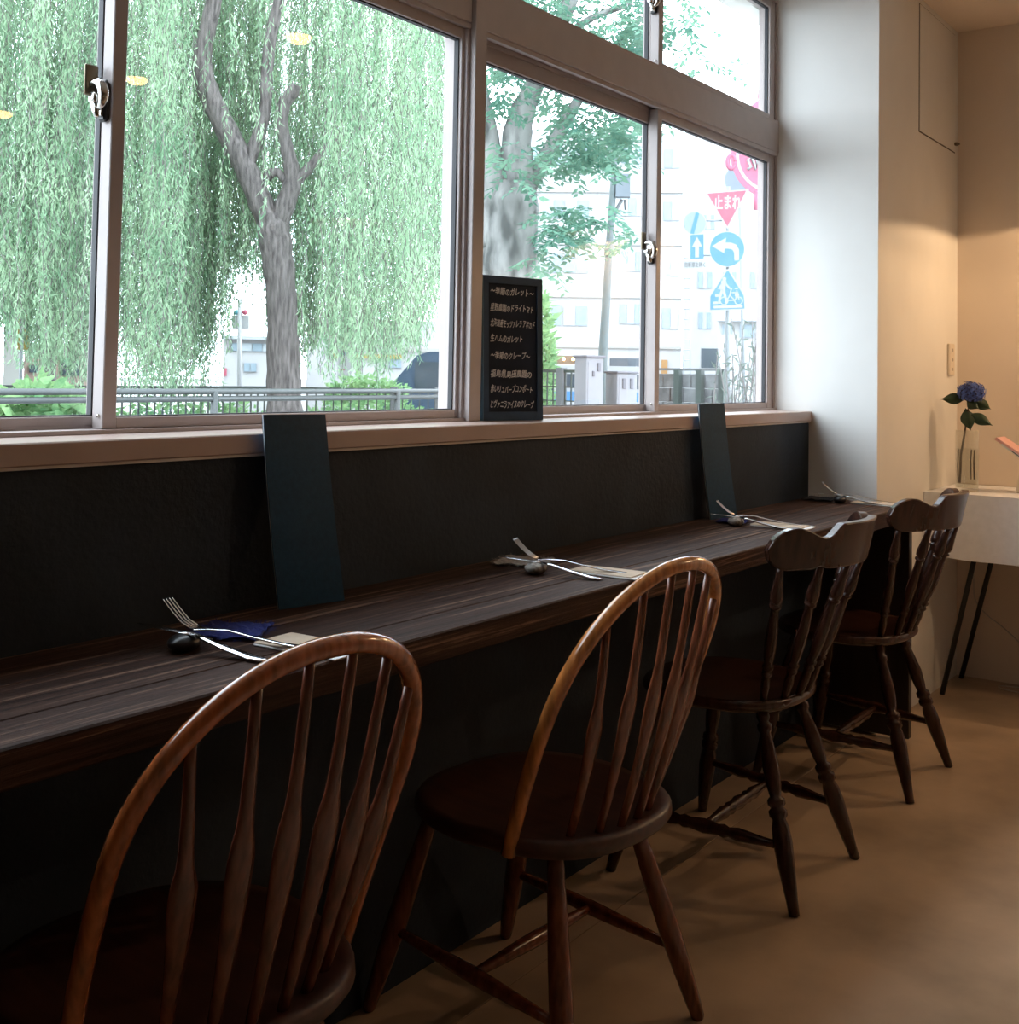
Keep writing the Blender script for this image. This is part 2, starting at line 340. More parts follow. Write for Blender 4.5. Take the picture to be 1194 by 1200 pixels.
def lock(parent, x, y, z, s=1.0):
    p = one('lock', M['blackplastic'], lambda m: m.bbox(x-.010*s, x, y-.008*s, y+.012*s, z-.038*s, z+.030*s, .004*s), parent)
    def chrome(m):
        m.bbox(x-.014*s, x-.010*s, y-.004*s, y+.010*s, z-.030*s, z+.022*s, .0015*s)
        m.tube([(x-.012*s, y+.004*s, z-.002), (x-.026*s, y+.004*s, z-.002)], .0095*s, 12)
        P = []
        for k in range(13):
            t = math.radians(55+k*16); P.append((x-.021*s, y+.004*s+.024*s*math.cos(t), z+.024*s*math.sin(t)))
        m.tube(P, [.003*s+.006*s*math.sin(PI*k/12) for k in range(13)], 8)
        m.tube([(x-.021*s, y+.004*s, z-.010*s), (x-.024*s, y-.008*s, z-.034*s)], [.007*s, .004*s], 8)
    one('lock_crescent', M['chrome'], chrome, parent)
    one('lock_keeper', M['bronze'], lambda m: m.bbox(x-.030*s, x-.006*s, y+.016*s, y+.022*s, z+.004*s, z+.055*s, .002*s), parent)
def sash(w, x0, x1, z0, z1, y0, y1, sl, sr, rb, rt):
    def fr(m):
        m.bbox(x0, x0+sl, y0, y1, z0, z1, .0015); m.bbox(x1-sr, x1, y0, y1, z0, z1, .0015)
        m.bbox(x0+sl, x1-sr, y0+.001, y1-.001, z0, z0+rb, .0015); m.bbox(x0+sl, x1-sr, y0+.001, y1-.001, z1-rt, z1, .0015)
    s = one('sash', M['frame'], fr, w)
    ym = (y0+y1)/2
    def gk(m):
        for a, b, c, d in ((x0+sl, x0+sl+.003, z0+rb, z1-rt), (x1-sr-.003, x1-sr, z0+rb, z1-rt), (x0+sl, x1-sr, z0+rb, z0+rb+.002), (x0+sl, x1-sr, z1-rt-.003, z1-rt)):
            m.box(a, b, ym-.006, ym+.006, c, d)
    one('gasket', M['gasket'], gk, s)
    one('pane', M['glass'], lambda m: m.add([(x0+sl, ym, z0+rb), (x1-sr, ym, z0+rb), (x1-sr, ym, z1-rt), (x0+sl, ym, z1-rt)], [(0, 1, 2, 3)]), s)
    return s
def window(name, x0, x1, xm, z0, z1, lk, rt=.027):
    w = holder(name)
    def fr(m):
        m.box(x0, x1, 1.589, 1.662, z0, z0+.0071); m.box(x0, x1, 1.632, 1.634, z0, z0+.012); m.box(x0, x1, 1.650, 1.662, z0, z0+.014)
        m.box(x0, x1, 1.592, 1.602, z1-.012, z1); m.box(x0, x1, 1.632, 1.634, z1-.012, z1); m.box(x0, x1, 1.650, 1.662, z1-.02, z1)
        m.box(x0, x0+.010, 1.596, 1.662, z0, z1); m.box(x1-.010, x1, 1.596, 1.662, z0, z1)
    one('frame', M['frame'], fr, w)
    a = sash(w, xm, x1-.010, z0+.007, z1-.010, 1.602, 1.630, .026, .040 if x1 > 3 else .012, .019, rt)
    sash(w, x0+.010, xm+.034, z0+.007, z1-.010, 1.634, 1.660, .035, .026, .020, rt+.012)
    if lk: lock(a, xm, 1.615, lk)
    one('stop_screw', M['chrome'], lambda m: m.tube([(xm-.003, 1.612, z0+.028), (xm+.001, 1.612, z0+.028)], .003, 8), a)
    return w
window('window_1', .20, 2.024, 1.104, 1.036, 1.934, 1.575)
window('window_2', 2.064, XW, 2.915, 1.036, 1.930, 1.505)
window('window_3', 2.064, XW, 2.915, 2.033, 2.47, 2.235)
window('window_4', .20, 2.024, 1.104, 2.033, 2.47, 2.235)

# access hatch and socket on the alcove wall
h = thing('access_hatch', 'flush cream access hatch under the ceiling with a thin dark seam', 'hatch', (4.2, YC, 2.047))
one('hatch_door', M['plaster_white'], lambda m: m.box(.003, .470, -.0035, .0, .004, .468), h)
one('seam', M['joint'], lambda m: (m.box(0, .4735, -.0012, 0, 0, .004), m.box(0, .003, -.0012, 0, 0, .470), m.box(0, .4735, -.0012, 0, .468, .4715), m.box(.470, .4735, -.0012, 0, 0, .47)), h)
one('latch', M['bronze'], lambda m: (m.bbox(.452, .472, -.016, -.0035, .028, .040, .002), m.tube([(.462, -.016, .034), (.462, -.022, .034)], .005, 8)), h)
s = thing('wall_socket', 'cream socket strip high in the alcove corner above the flower', 'socket', (4.592, YC, 1.169))
one('cover_plate', M['outlet'], lambda m: m.bbox(-.02, .045, -.012, 0, 0, .123, .003), s)
for dz in (.018, .055, .092):
    for dx in (0, .012): one('slot', M['joint'], lambda m: m.box(.006+dx, .009+dx, -.0125, -.011, dz, dz+.012), s)

# ------------------------------------------------------------------ counter
ct = thing('counter', 'long dark brown plank counter running under the windows', 'counter', (0, 0, 0))
for a, b, x1 in ((1.120, 1.2110, 3.80), (1.2122, 1.340, XW-.002), (1.3412, 1.4715, XW-.002)):
    one('plank', M['counter'], lambda m: m.bbox(XL+.01, x1, a, b, CT-.045, CT, .0025), ct)
one('end_panel', M['panelwood'], lambda m: m.bbox(3.728, 3.757, 1.125, 1.437, .012, CT-.046, .002), ct)

# ------------------------------------------------------------------ bow-back chairs
def bow_point(side, u):                     # u 0..1 from the seat to the apex
    h, hs, w0, w1, lean, n, k, zs = .479, .233, .197, .206, .411, 2.175, -.22, .398
    if u < .45: V = hs*u/.45; w = w0+(w1-w0)*math.sin(PI/2*V/hs)
    else:
        t = (u-.45)/.55*PI/2; V = hs+(h-hs)*math.sin(t)**(2/n); w = w1*math.cos(t)**(2/n) if t < PI/2-1e-6 else 0
    return Vector((side*w, -V*math.sin(lean)+k*V*(V-h), zs+V*math.cos(lean)))
def bow_at(x):
    lo, hi = .45, 1.0
    for _ in range(40):
        mid = (lo+hi)/2
        if bow_point(1, mid).x > abs(x): lo = mid
        else: hi = mid
    p = bow_point(1, lo); p.x = x; return p
def seat_outline(kind, k=48):
    P = []
    for i in range(k):
        t = 2*PI*i/k; c, s_ = math.cos(t), math.sin(t)
        ex = 2.5
        w = .205 if s_ < 0 else .215
        x = w*math.copysign(abs(c)**(2/ex), c); y = math.copysign(abs(s_)**(2/ex), s_)
        y = .095+y*(.215 if s_ < 0 else .215)
        if kind == 'crest':
            x *= .96; y = .20+(y-.095)/.23*.205
        P.append((x, y))
    return P
def seat_mesh(m, kind, ztop, th):
    P = seat_outline(kind); cx = 0; cy = sum(p[1] for p in P)/len(P)
    def ring(f, z): return [(cx+(x-cx)*f, cy+(y-cy)*f, z) for x, y in P]
    m.loft([ring(.90, ztop-th), ring(.965, ztop-th+.006), ring(1.0, ztop-th*.55), ring(.995, ztop-.006), ring(.975, ztop), ring(.90, ztop-.002), ring(.6, ztop-.010), ring(.2, ztop-.011), ring(.02, ztop-.011)])
def bow_chair(label, group, loc, rz, mt, bm, ff):
    t = thing('dining_chair', label, 'chair', loc, rz, group)
    one('seat', M['seatwood'], lambda m: seat_mesh(m, 'bow', .400, .036), t)
    def bow(m):
        P = [bow_point(-1, i/40) for i in range(41)]+[bow_point(1, 1-i/40) for i in range(1, 41)]
        P[0] = P[0]-(P[1]-P[0]).normalized()*.025; P[-1] = P[-1]-(P[-2]-P[-1]).normalized()*.025
        m.tube(P, [.0125]*len(P), 12)
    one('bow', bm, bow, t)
    for i in range(6):
        b = (i-2.5)*.045; tx = (i-2.5)*.0625
        p0 = Vector((b, -.088+.038*(b/.1125)**2, .385)); p1 = bow_at(tx); p1.z -= .004
        def spin(m):
            tt = [0, .05, .12, .22, .34, .44, .50, .545, .585, .62, .68, .78, .9, 1]
            ww = [.0075, .0078, .0085, .0105, .0140, .0170, .0182, .0178, .0145, .0110, .0088, .0076, .0068, .0062]
            th = [.95, .95, .85, .66, .50, .42, .40, .41, .5, .62, .8, .95, 1, 1]
            wv = (p1-p0).cross(Vector((1, 0, 0))).normalized()
            bow_y = .012
            pts = [p0.lerp(p1, q)+Vector((0, -bow_y*math.sin(PI*q), 0)) for q in tt]
            m.tube(pts, ww, 12, flat=(wv, th))
        one('spindle', mt, spin, t)
    prof = [(0, .0125), (.08, .0140), (.25, .0165), (.45, .0190), (.60, .0195), (.75, .0175), (.90, .0145), (.985, .0120), (1, .0095)]
    legs = {}
    for nm, a, b in (('rl', (-.105, -.015, .372), (-.200, -.122, 0)), ('rr', (.105, -.015, .372), (.200, -.104, 0)), ('fl', (-.13, .24, .372), (-.185, ff, 0)), ('fr', (.13, .24, .372), (.185, ff, 0))):
        one('leg', mt, lambda m: m.turned(a, b, prof), t); legs[nm] = (Vector(a), Vector(b))
    sp = [(0, .0075), (.15, .0095), (.4, .0130), (.5, .0138), (.6, .0130), (.85, .0095), (1, .0075)]
    q = lambda n, f: legs[n][0].lerp(legs[n][1], f)
    mids = []
    for s_ in 'lr':
        a, b = q('r'+s_, .66), q('f'+s_, .60)
        one('stretcher', mt, lambda m: m.turned(a, b, sp), t); mids.append(a.lerp(b, .5))
    one('stretcher', mt, lambda m: m.turned(mids[0], mids[1], sp), t)
    return t
GB = 'bow-back chairs at the counter'
bow_chair('reddish umber bow-back spindle chair nearest the camera, cut by the bottom frame edge', GB, (.945, 1.10, 0), -.085, M['umber'], M['umberlit'], .30)
bow_chair('honey brown bow-back spindle chair standing second along the counter', GB, (1.715, 1.065, 0), -.098, M['honey'], M['honeylit'], .345)

# ------------------------------------------------------------------ crest-rail chairs
def crest_chair(label, group, loc, rz):
    mt = M['ebony']
    t = thing('dining_chair', label, 'chair', loc, rz, group)
    one('seat', mt, lambda m: seat_mesh(m, 'crest', .425, .030), t)
    def arc(x): return -.115+.115*(x/.25)**2
    def zt(x):
        a = abs(x)
        if a > .205: return .778+math.sqrt(max(0, .046**2-(a-.205)**2))
        if a > .135: s_ = (a-.135)/.07; return .801+.023*(.5-.5*math.cos(PI*s_))
        if a > .098: s_ = (a-.098)/.037; return .831-.030*(.5-.5*math.cos(PI*min(1, s_)))
        return .831
    def zb(x):
        a = abs(x)
        if a > .205: return .778-math.sqrt(max(0, .046**2-(a-.205)**2))
        return .732+.006*math.exp(-((a-.14)/.012)**2)-.004*math.cos(PI*min(1, a/.2))*0
    def crest(m):
        rings = []
        xs = [-.251+i*.502/100 for i in range(101)]
        for x in xs:
            nx = -2*.115*x/.0625; L = math.hypot(1, nx); tx, ty = nx/L*.011, 1/L*.011   # normal in plan
            y = arc(x); a, b = zb(x), zt(x)
            if b-a < .004: a -= .002; b += .002
            lean = lambda z: -(z-.78)*.22
            e = min(.003, (b-a)*.3)
            rings.append([(x+tx*.8, y+ty*.8+lean(a), a), (x+tx, y+ty+lean(a), a+e), (x+tx, y+ty+lean(b), b-e), (x+tx*.8, y+ty*.8+lean(b), b),
                          (x-tx*.8, y-ty*.8+lean(b), b), (x-tx, y-ty+lean(b), b-e), (x-tx, y-ty+lean(a), a+e), (x-tx*.8, y-ty*.8+lean(a), a)])
        m.loft(rings, smooth=False)
    one('crest_rail', mt, crest, t)
    down = [(0, .0075), (.08, .0085), (.15, .0115), (.22, .0150), (.255, .0135), (.268, .0090), (.276, .0135), (.290, .0135), (.300, .0092), (.36, .0098), (.46, .0125), (.56, .0138), (.66, .0118), (.71, .0085), (.722, .0130), (.740, .0130), (.752, .0088), (.768, .0125), (.782, .0125), (.796, .0090), (.86, .0108), (.93, .0092), (1, .0080)]
    prof = [(1-q, r) for q, r in reversed(down)]
    for i in range(6):
        bx = (i-2.5)*.048; tx = (i-2.5)*.088
        a = (bx, .018+.045*(bx/.12)**2, .415); b = (tx, arc(tx)+.008, .742)
        one('spindle', mt, lambda m: m.turned(a, b, prof, 12), t)
    lp = [(0, .0130), (.05, .0150), (.075, .0110), (.090, .0165), (.115, .0165), (.130, .0115), (.20, .0150), (.30, .0190), (.39, .0165), (.44, .0125), (.455, .0195), (.480, .0200), (.495, .0140), (.510, .0205), (.535, .0205), (.550, .0150), (.59, .0195), (.66, .0215), (.78, .0185), (.93, .0130), (1, .0115)]
    legs = {}
    for nm, a, b in (('rl', (-.10, .075, .400), (-.188, -.042, 0)), ('rr', (.10, .075, .400), (.188, -.042, 0)), ('fl', (-.145, .30, .400), (-.235, .385, 0)), ('fr', (.145, .30, .400), (.235, .385, 0))):
        one('leg', mt, lambda m: m.turned(a, b, lp, 14), t); legs[nm] = (Vector(a), Vector(b))
    sp = [(0, .0080), (.12, .0095), (.28, .0150), (.34, .0105), (.37, .0150), (.41, .0120), (.5, .0165), (.59, .0120), (.63, .0150), (.66, .0105), (.72, .0150), (.88, .0095), (1, .0080)]
    q = lambda n, f: legs[n][0].lerp(legs[n][1], f)
    mids = []
    for s_ in 'lr':
        a, b = q('r'+s_, .68), q('f'+s_, .64)
        one('stretcher', mt, lambda m: m.turned(a, b, sp, 12), t); mids.append(a.lerp(b, .5))
    one('stretcher', mt, lambda m: m.turned(mids[0], mids[1], sp, 12), t)
    return t
GC = 'crest-rail chairs at the counter'
c3 = crest_chair('dark brown turned-spindle chair with curved crest rail, third along the counter', GC, (2.572, 1.0, 0), .0)
copy_tree(c3, None, 'dark brown turned-spindle chair with curved crest rail, beside the white-clothed table', (3.395, 1.005, 0), .0)

# ------------------------------------------------------------------ place settings on the counter
def ellipsoid(m, c, a, b, h, rz=0, n=20, k=10):
    rings = []
    for i in range(k+1):
        t = -PI/2+PI*i/k; r = max(.02, math.cos(t)); z = math.sin(t)
        rings.append([(c[0]+(a*r*math.cos(p)*math.cos(rz)-b*r*math.sin(p)*math.sin(rz)), c[1]+(a*r*math.cos(p)*math.sin(rz)+b*r*math.sin(p)*math.cos(rz)), c[2]+h*z) for p in [2*PI*j/n for j in range(n)]])
    m.loft(rings)
def ribbon(m, pts, wid, th):               # flat bar following pts; widths in the horizontal
    P = [Vector(p) for p in pts]; rings = []
    for i, p in enumerate(P):
        t = (P[min(i+1, len(P)-1)]-P[max(i-1, 0)]).normalized(); s_ = t.cross(Vector((0, 0, 1))).normalized(); n_ = s_.cross(t).normalized()
        w = wid[i]/2; h_ = th[i]/2
        rings.append([p+s_*w*c+n_*h_*d for c, d in ((-1, 0), (-.75, .8), (0, 1), (.75, .8), (1, 0), (.75, -.8), (0, -1), (-.75, -.8))])
    m.loft(rings)
def fork(label, loc, rz):
    t = thing('fork', label, 'fork', loc, rz, 'forks on the counter')
    def handle(m):
        ribbon(m, [(.002, .046, .0285), (0, .034, .0265), (.002, .018, .0275), (.010, -.010, .0268), (.020, -.045, .0190), (.034, -.085, .0110), (.048, -.125, .0060), (.058, -.155, .0040), (.061, -.163, .0036)],
               [.023, .022, .012, .0085, .0085, .0115, .0200, .0235, .0130], [.0022, .0024, .0026, .0026, .0026, .0028, .0030, .0028, .0020])
    one('handle', M['steel'], handle, t)
    for i in range(4):
        x = (i-1.5)*.0062
        one('tine', M['steel'], lambda m: ribbon(m, [(x*.95+.002, .045, .0285), (x+.003, .060, .0350), (x*1.03+.004, .076, .0470), (x*1.03+.004, .090, .0600), (x*1.03+.004, .094, .0645)], [.0040, .0034, .0030, .0026, .0012], [.0022, .0018, .0016, .0014, .0010]), t)
    return t
def knife(label, loc, rz):
    t = thing('table_knife', label, 'knife', loc, rz, 'knives on the counter')
    one('blade', M['steel'], lambda m: ribbon(m, [(-.022, .086, .0315), (-.019, .070, .0306), (-.012, .035, .0286), (-.008, .010, .0270), (-.006, -.008, .0258)], [.003, .0135, .0155, .0140, .0090], [.0008, .0011, .0013, .0016, .0028]), t)
    one('handle', M['steel'], lambda m: ribbon(m, [(-.006, -.006, .0258), (-.002, -.030, .0225), (.004, -.070, .0130), (.011, -.110, .0055), (.014, -.128, .0042), (.015, -.133, .0040)], [.0095, .0115, .0175, .0220, .0200, .0090], [.0034, .0044, .0052, .0052, .0044, .0020]), t)
    return t
def coaster(label, c, mt, size, rz):
    t = thing('coaster', label, 'coaster', (c[0], c[1], CT+.0008), rz, 'woven coasters on the counter')
    h_ = size/2; n = 10
    def body(m):
        vs = []; rr = random.Random(int(c[0]*1000))
        for z0 in (0, .0022):
            for j in range(n+1):
                for i in range(n+1):
                    vs.append((-h_+size*i/n+rr.uniform(-.0015, .0015), -h_+size*j/n+rr.uniform(-.0015, .0015), z0+.0045*abs(math.sin(i*1.1+j*.7))))
        fs = []; K = (n+1)**2
        for j in range(n):
            for i in range(n):
                a = j*(n+1)+i; fs.append((K+a, K+a+1, K+a+n+2, K+a+n+1)); fs.append((a, a+n+1, a+n+2, a+1))
        ed = [i for i in range(n+1)]+[(n+1)*j+n for j in range(1, n+1)]+[n*(n+1)+i for i in range(n-1, -1, -1)]+[(n+1)*j for j in range(n-1, 0, -1)]
        for q in range(len(ed)): a, b = ed[q], ed[(q+1) % len(ed)]; fs.append((a, b, K+b, K+a))
        m.add(vs, fs)
    one('weave', mt, body, t)
    Q = []; rr = random.Random(5)
    for side in range(4):
        for k in range(34):
            u = -h_+size*(k+.5)/34+rr.uniform(-.001, .001); l = rr.uniform(.007, .016); sk = rr.uniform(-.005, .005); up = rr.uniform(.0, .009)
            a = [(u, -h_), (h_, u), (u, h_), (-h_, u)][side]; d = [(sk, -l), (l, sk), (sk, l), (-l, sk)][side]; w = [(.0006, 0), (0, .0006)][side % 2]
            Q.append([(a[0]-w[0], a[1]-w[1], .002), (a[0]+w[0], a[1]+w[1], .002), (a[0]+d[0]+w[0]*.5, a[1]+d[1]+w[1]*.5, .001+up), (a[0]+d[0]-w[0]*.5, a[1]+d[1]-w[1]*.5, .001+up)])
    quads('fringe', np.array(Q), mt, t)
    return t
def napkin(label, c, rz, l=.15, w=.078, white=False):
    t = thing('napkin', label, 'napkin', (c[0], c[1], CT+.0006), rz, 'folded paper napkins on the counter')
    one('folded_paper', M['whitepaper'], lambda m: m.bbox(-w/2, w/2, -l/2-.004, l/2, 0, .0022, .0006), t)
    one('sleeve', M['napkin'], lambda m: m.bbox(-w/2+.003, w/2+.002, -l/2+.012, l/2+.001, .0024, .0046, .0006), t)
    return t
SET = [((1.052, 1.318), M['pebbleblack'], 'smooth black pebble', 'nearest the camera', 'by the nearest chair', (1.165, 1.352), M['bluecloth'], 'royal blue', .100, .55, (1.175, 1.195), .06),
       ((1.893, 1.302), M['pebblegrey'], 'speckled grey pebble', 'second from the camera', 'before the honey brown chair', (1.985, 1.395), M['greycloth'], 'grey', .105, .35, (1.995, 1.192), .06),
       ((2.868, 1.325), M['pebblegrey'], 'round grey pebble', 'third from the camera', 'at the foot of the farther navy menu', (2.93, 1.362), M['bluecloth'], 'dark blue', .075, .2, (2.94, 1.225), .06),
       ((3.640, 1.320), M['pebbleblack'], 'black pebble with a white glint', 'farthest from the camera', 'against the white column', (3.690, 1.405), M['darkcloth'], 'charcoal', .095, .1, (3.69, 1.215), .03)]
for (sx, sy), pm, pl, which, by, cc, cmat, ccol, csz, crz, nc, nrz in SET:
    z0 = CT+.0127
    p = tag(one('cutlery_rest', pm, lambda m: ellipsoid(m, (0, 0, 0), .030, .022, .0125, .3)), '%s serving as cutlery rest, %s' % (pl, by), 'stone', 'pebble cutlery rests')
    p.location = (sx, sy, z0)
    fork('polished steel fork with raised tines, %s' % which, (sx+.036, sy-.026, CT-.0019), .22)
    knife('steel table knife laid beside the fork, %s' % which, (sx+.006, sy-.004, CT-.0015), .04)
    coaster('%s woven coaster with frayed edges, %s' % (ccol, by), cc, cmat, csz, crz)
    napkin('folded beige and white paper napkin, %s' % which, nc, nrz)

# ------------------------------------------------------------------ menus and chalkboard
def menu(label, bl, br, tl, tr):
    t = thing('menu', label, 'menu', ((bl[0]+br[0])/2, (bl[1]+br[1])/2, CT), 0, 'navy menus leaning on the sill')
    o = Vector(t.location); P = [Vector(p)-o for p in (bl, br, tl, tr)]
    n_ = ((P[1]-P[0]).cross(P[2]-P[0])).normalized()
    if n_.y > 0: n_ = -n_
    def sheet(m, off, th, inset):
        K = 14; rings = []
        for k in range(K+1):
            f = k/K; a = P[0].lerp(P[2], f); b = P[1].lerp(P[3], f); sag = n_*(-.004*math.sin(PI*f))
            if inset: d = (b-a).normalized()*inset; a, b = a+d*-.0006, b-d*2
            q = [a.lerp(b, g) for g in (0, .02, .5, .98, 1)]
            rings.append([v+sag+n_*(off+th) for v in q]+[v+sag+n_*off for v in reversed(q)])
        m.loft(rings, smooth=False)
    one('cover', M['menu'], lambda m: sheet(m, .0032, .0016, 0), t)
    one('pages', M['menuedge'], lambda m: sheet(m, .0014, .0017, .002), t)
    one('back_cover', M['menu'], lambda m: sheet(m, -.0004, .0016, 0), t)
    return t
menu('tall navy menu leaning on the sill behind the nearest chair', (1.323, 1.425, CT+.001), (1.453, 1.402, CT+.001), (1.300, 1.449, 1.068), (1.443, 1.449, 1.066))
menu('tall navy menu tilted against the sill near the white column', (2.936, 1.436, CT+.001), (3.074, 1.420, CT+.001), (2.882, 1.449, 1.069), (3.022, 1.440, 1.072))

a_, b_ = Vector((2.072, 1.575, 1.0365)), Vector((2.232, 1.522, 1.0365))
cb = thing('chalkboard', 'small framed black menu chalkboard with white Japanese handwriting on the sill', 'chalkboard', (a_+b_)/2)
ax = (b_-a_).normalized(); nrm = Vector((ax.y, -ax.x, 0)); upv = (Vector((0, 0, 1))-nrm*.035).normalized()
O = a_-Vector(cb.location); W_ = (b_-a_).length; H_ = .332
def brd(x0, x1, z0, z1, d0, d1): return lambda m: m.obox(O+ax*x0+upv*z0+nrm*d0, ax*(x1-x0), upv*(z1-z0), nrm*(d1-d0))
one('slate', M['slate'], brd(.010, W_-.010, .012, H_-.012, -.010, -.003), cb)
def frm(m):
    for q in ((0, .015, 0, H_), (W_-.015, W_, 0, H_), (.015, W_-.015, 0, .020), (.015, W_-.015, H_-.017, H_)): brd(*q, -.012, 0)(m)
one('board_frame', M['boardframe'], frm, cb)
one('board_edge', M['boardside'], brd(-.0015, 0, 0, H_, -.014, 0), cb)
lines = [('～季節のガレット～', .290, .124), ('星野農園のドライトマト', .252, .122), ('北海道産モッツァレラ アボカド', .216, .126), ('生ハムのガレット', .181, .090), ('～季節のクレープ～', .142, .112), ('福島県島田農園の', .100, .116), ('赤いリュバーブコンポート', .065, .118), ('とヴァニラアイスのクレープ', .030, .122)]
rj = random.Random(3)
def wob(co):
    x = co[:, 0]; c2 = co.copy(); c2[:, 1] = co[:, 1]*1.25+.0012*np.sin(x*95)+co[:, 1]*.10*np.sin(x*210); c2[:, 0] = x+.18*co[:, 1]; return c2
for s_, z_, w_ in lines:
    text_mesh(s_, .0150, M['chalk'], cb, O+ax*(.0205)+upv*z_+nrm*(-.0029), ax, upv, nrm, name='chalk_lettering', thick=.0003, bold=.00012, width=w_, jitter=wob)

# ------------------------------------------------------------------ side table, cloth, vase
TZ = .744
st = thing('side_table', 'low side table with slanted black steel legs under a white cloth', 'table', (4.49, .75, 0))
o_ = Vector(st.location)
one('tabletop', M['panelwood'], lambda m: m.bbox(4.282-o_.x, 4.705-o_.x, .27-o_.y, 1.228-o_.y, TZ-.026, TZ-.003, .002), st)
for x, ya, yb in ((4.345, 1.035, 1.205), (4.63, 1.03, 1.212), (4.345, .46, .29), (4.63, .46, .29)):
    one('leg', M['blacksteel'], lambda m: m.tube([(x-o_.x, ya-o_.y, TZ-.026), (x+(.045 if ya > .8 else 0)-o_.x, yb-o_.y, 0)], .0095, 10), st)
def cloth(m):
    x0, x1, y0, y1 = 4.274, 4.712, .262, 1.2385; n1, n2, nz = 30, 22, 9
    per = [(x0, y1+(y0-y1)*i/n1) for i in range(n1+1)]+[(x0+(x1-x0)*i/n2, y0) for i in range(1, n2+1)]
    rows = []
    for k in range(nz+1):
        f = k/nz; z = TZ+.001-.222*f; row = []
        for i, (x, y) in enumerate(per):
            w = .007*f*math.sin(i*.55)+.004*f*math.sin(i*1.3+1)
            row.append((x-w-.006*f, y, z-.010*f*math.sin(i*.21)) if i <= n1 else (x, y-w, z))
        rows.append(row)
    for th in (0, .0018):
        vs = [(x+th, y+th*.6, z-th*.2) for r in rows for x, y, z in r]; n = len(per)
        m.add(vs, [(k*n+i, k*n+i+1, (k+1)*n+i+1, (k+1)*n+i) for k in range(nz) for i in range(n-1)], True)
    hem = [Vector(p) for p in rows[-1]]
    m.tube([h+Vector((.0009, .0005, 0)) for h in hem], .0016, 6)
    m.box(x0+.0005, x1, y0, y1, TZ-.001, TZ+.0016)
tag(one('tablecloth', M['linen'], cloth), 'white linen cloth draped over the low side table', 'tablecloth')
VX, VY = 4.404, 1.122; VZ = TZ+.002
v = thing('vase', 'clear cylindrical glass vase half full of water on the white cloth', 'vase', (VX, VY, VZ))
one('glass_wall', M['vaseglass'], lambda m: (m.lathe([(.0405, 0), (.0405, .222), (.0385, .222), (.0380, .014), (.002, .012)], n=32), m.lathe([(.0405, 0), (.002, 0)], n=32)), v)
one('water', M['water'], lambda m: m.lathe([(.002, .0125), (.0372, .0142), (.0372, .155), (.002, .155)], n=32), v)
fz = thing('hydrangea', 'single blue hydrangea with dark green leaves standing in the glass vase', 'flower', (VX, VY, VZ))
def loc(p): return Vector(p)-Vector((VX, VY, VZ))
one('stem', M['stem'], lambda m: m.tube([loc(p) for p in ((4.398, 1.146, .776), (4.399, 1.142, .88), (4.403, 1.130, .96), (4.406, 1.124, 1.02), (4.409, 1.112, 1.085))], [.0042, .0042, .0036, .0030, .0028], 10), fz)
for dx, y_, h_, z_ in ((-.002, 1.153, .128, .775), (.006, 1.147, .125, .79), (0, 1.108, .13, .79), (.004, 1.098, .13, .79)):
    one('refracted_stem', M['stem'], lambda m: m.tube([loc((VX+dx, y_, z_)), loc((VX+dx-.002, y_+.001, z_+h_*.5)), loc((VX+dx, y_-.001, .898))], .0026, 8), fz)  # added rods imitating the stem's refracted images in the water
def leafshape(m, p0, p1, w, curl=.1):
    a, b = loc(p0), loc(p1); d = b-a; L = d.length; t = d.normalized(); cam_d = (Vector((0, 0, 1.14))-Vector(p0)).normalized()
    s_ = t.cross(cam_d).normalized(); n_ = s_.cross(t); prof = [0, .28, .60, .85, .99, 1, .90, .68, .40, .14, 0]
    top = []; K = len(prof)
    for i, f in enumerate(prof):
        u = i/(K-1); c = a+d*u+n_*(curl*L*math.sin(PI*u)*.35)
        top.append([c+s_*w*f*g+n_*(abs(g)*-.010) for g in (-1, -.5, 0, .5, 1)])
    for off in (0, .0008):
        vs = [p-n_*off for r in top for p in r]
        m.add(vs, [(i*5+j, i*5+j+1, (i+1)*5+j+1, (i+1)*5+j) for i in range(K-1) for j in range(4)], True)
for p0, p1, w in (((4.405, 1.125, 1.085), (4.375, 1.210, 1.080), .021), ((4.404, 1.128, 1.050), (4.395, 1.108, .967), .026), ((4.406, 1.118, 1.030), (4.415, 1.036, .988), .021), ((4.403, 1.128, 1.080), (4.385, 1.080, 1.050), .020), ((4.43, 1.10, 1.075), (4.46, 1.05, 1.045), .020)):
    one('leaf', M['flowerleaf'], lambda m: leafshape(m, p0, p1, w), fz)
bl = loc((4.409, 1.109, 1.104))
rr = random.Random(11); Q = []; E_ = []
for i in range(150):
    z = 1-2*(i+.5)/150; ph = i*2.39996; r_ = math.sqrt(1-z*z); n_ = Vector((r_*math.cos(ph), r_*math.sin(ph), z))
    R_ = Vector((.040, .046, .038)) * (1+rr.uniform(-.12, .12)); c = bl+Vector((n_.x*R_.x, n_.y*R_.y, n_.z*R_.z+.002))
    if z < -.75: continue
    a = n_.orthogonal().normalized(); b = n_.cross(a); th = rr.uniform(0, PI/2)
    for k in range(4):
        t = th+k*PI/2; d = a*math.cos(t)+b*math.sin(t); e = n_.cross(d); l = .0085
        Q.append([c, c+d*l*.55+e*l*.48+n_*.0015, c+d*l+n_*rr.uniform(-.001, .003), c+d*l*.55-e*l*.48+n_*.0015])
    E_.append(c+n_*.001)
one('bloom', M['petaldark'], lambda m: ellipsoid(m, bl, .034, .040, .032), fz)
quads('petals', np.array([[tuple(p) for p in q] for q in Q]), M['petal'], fz)
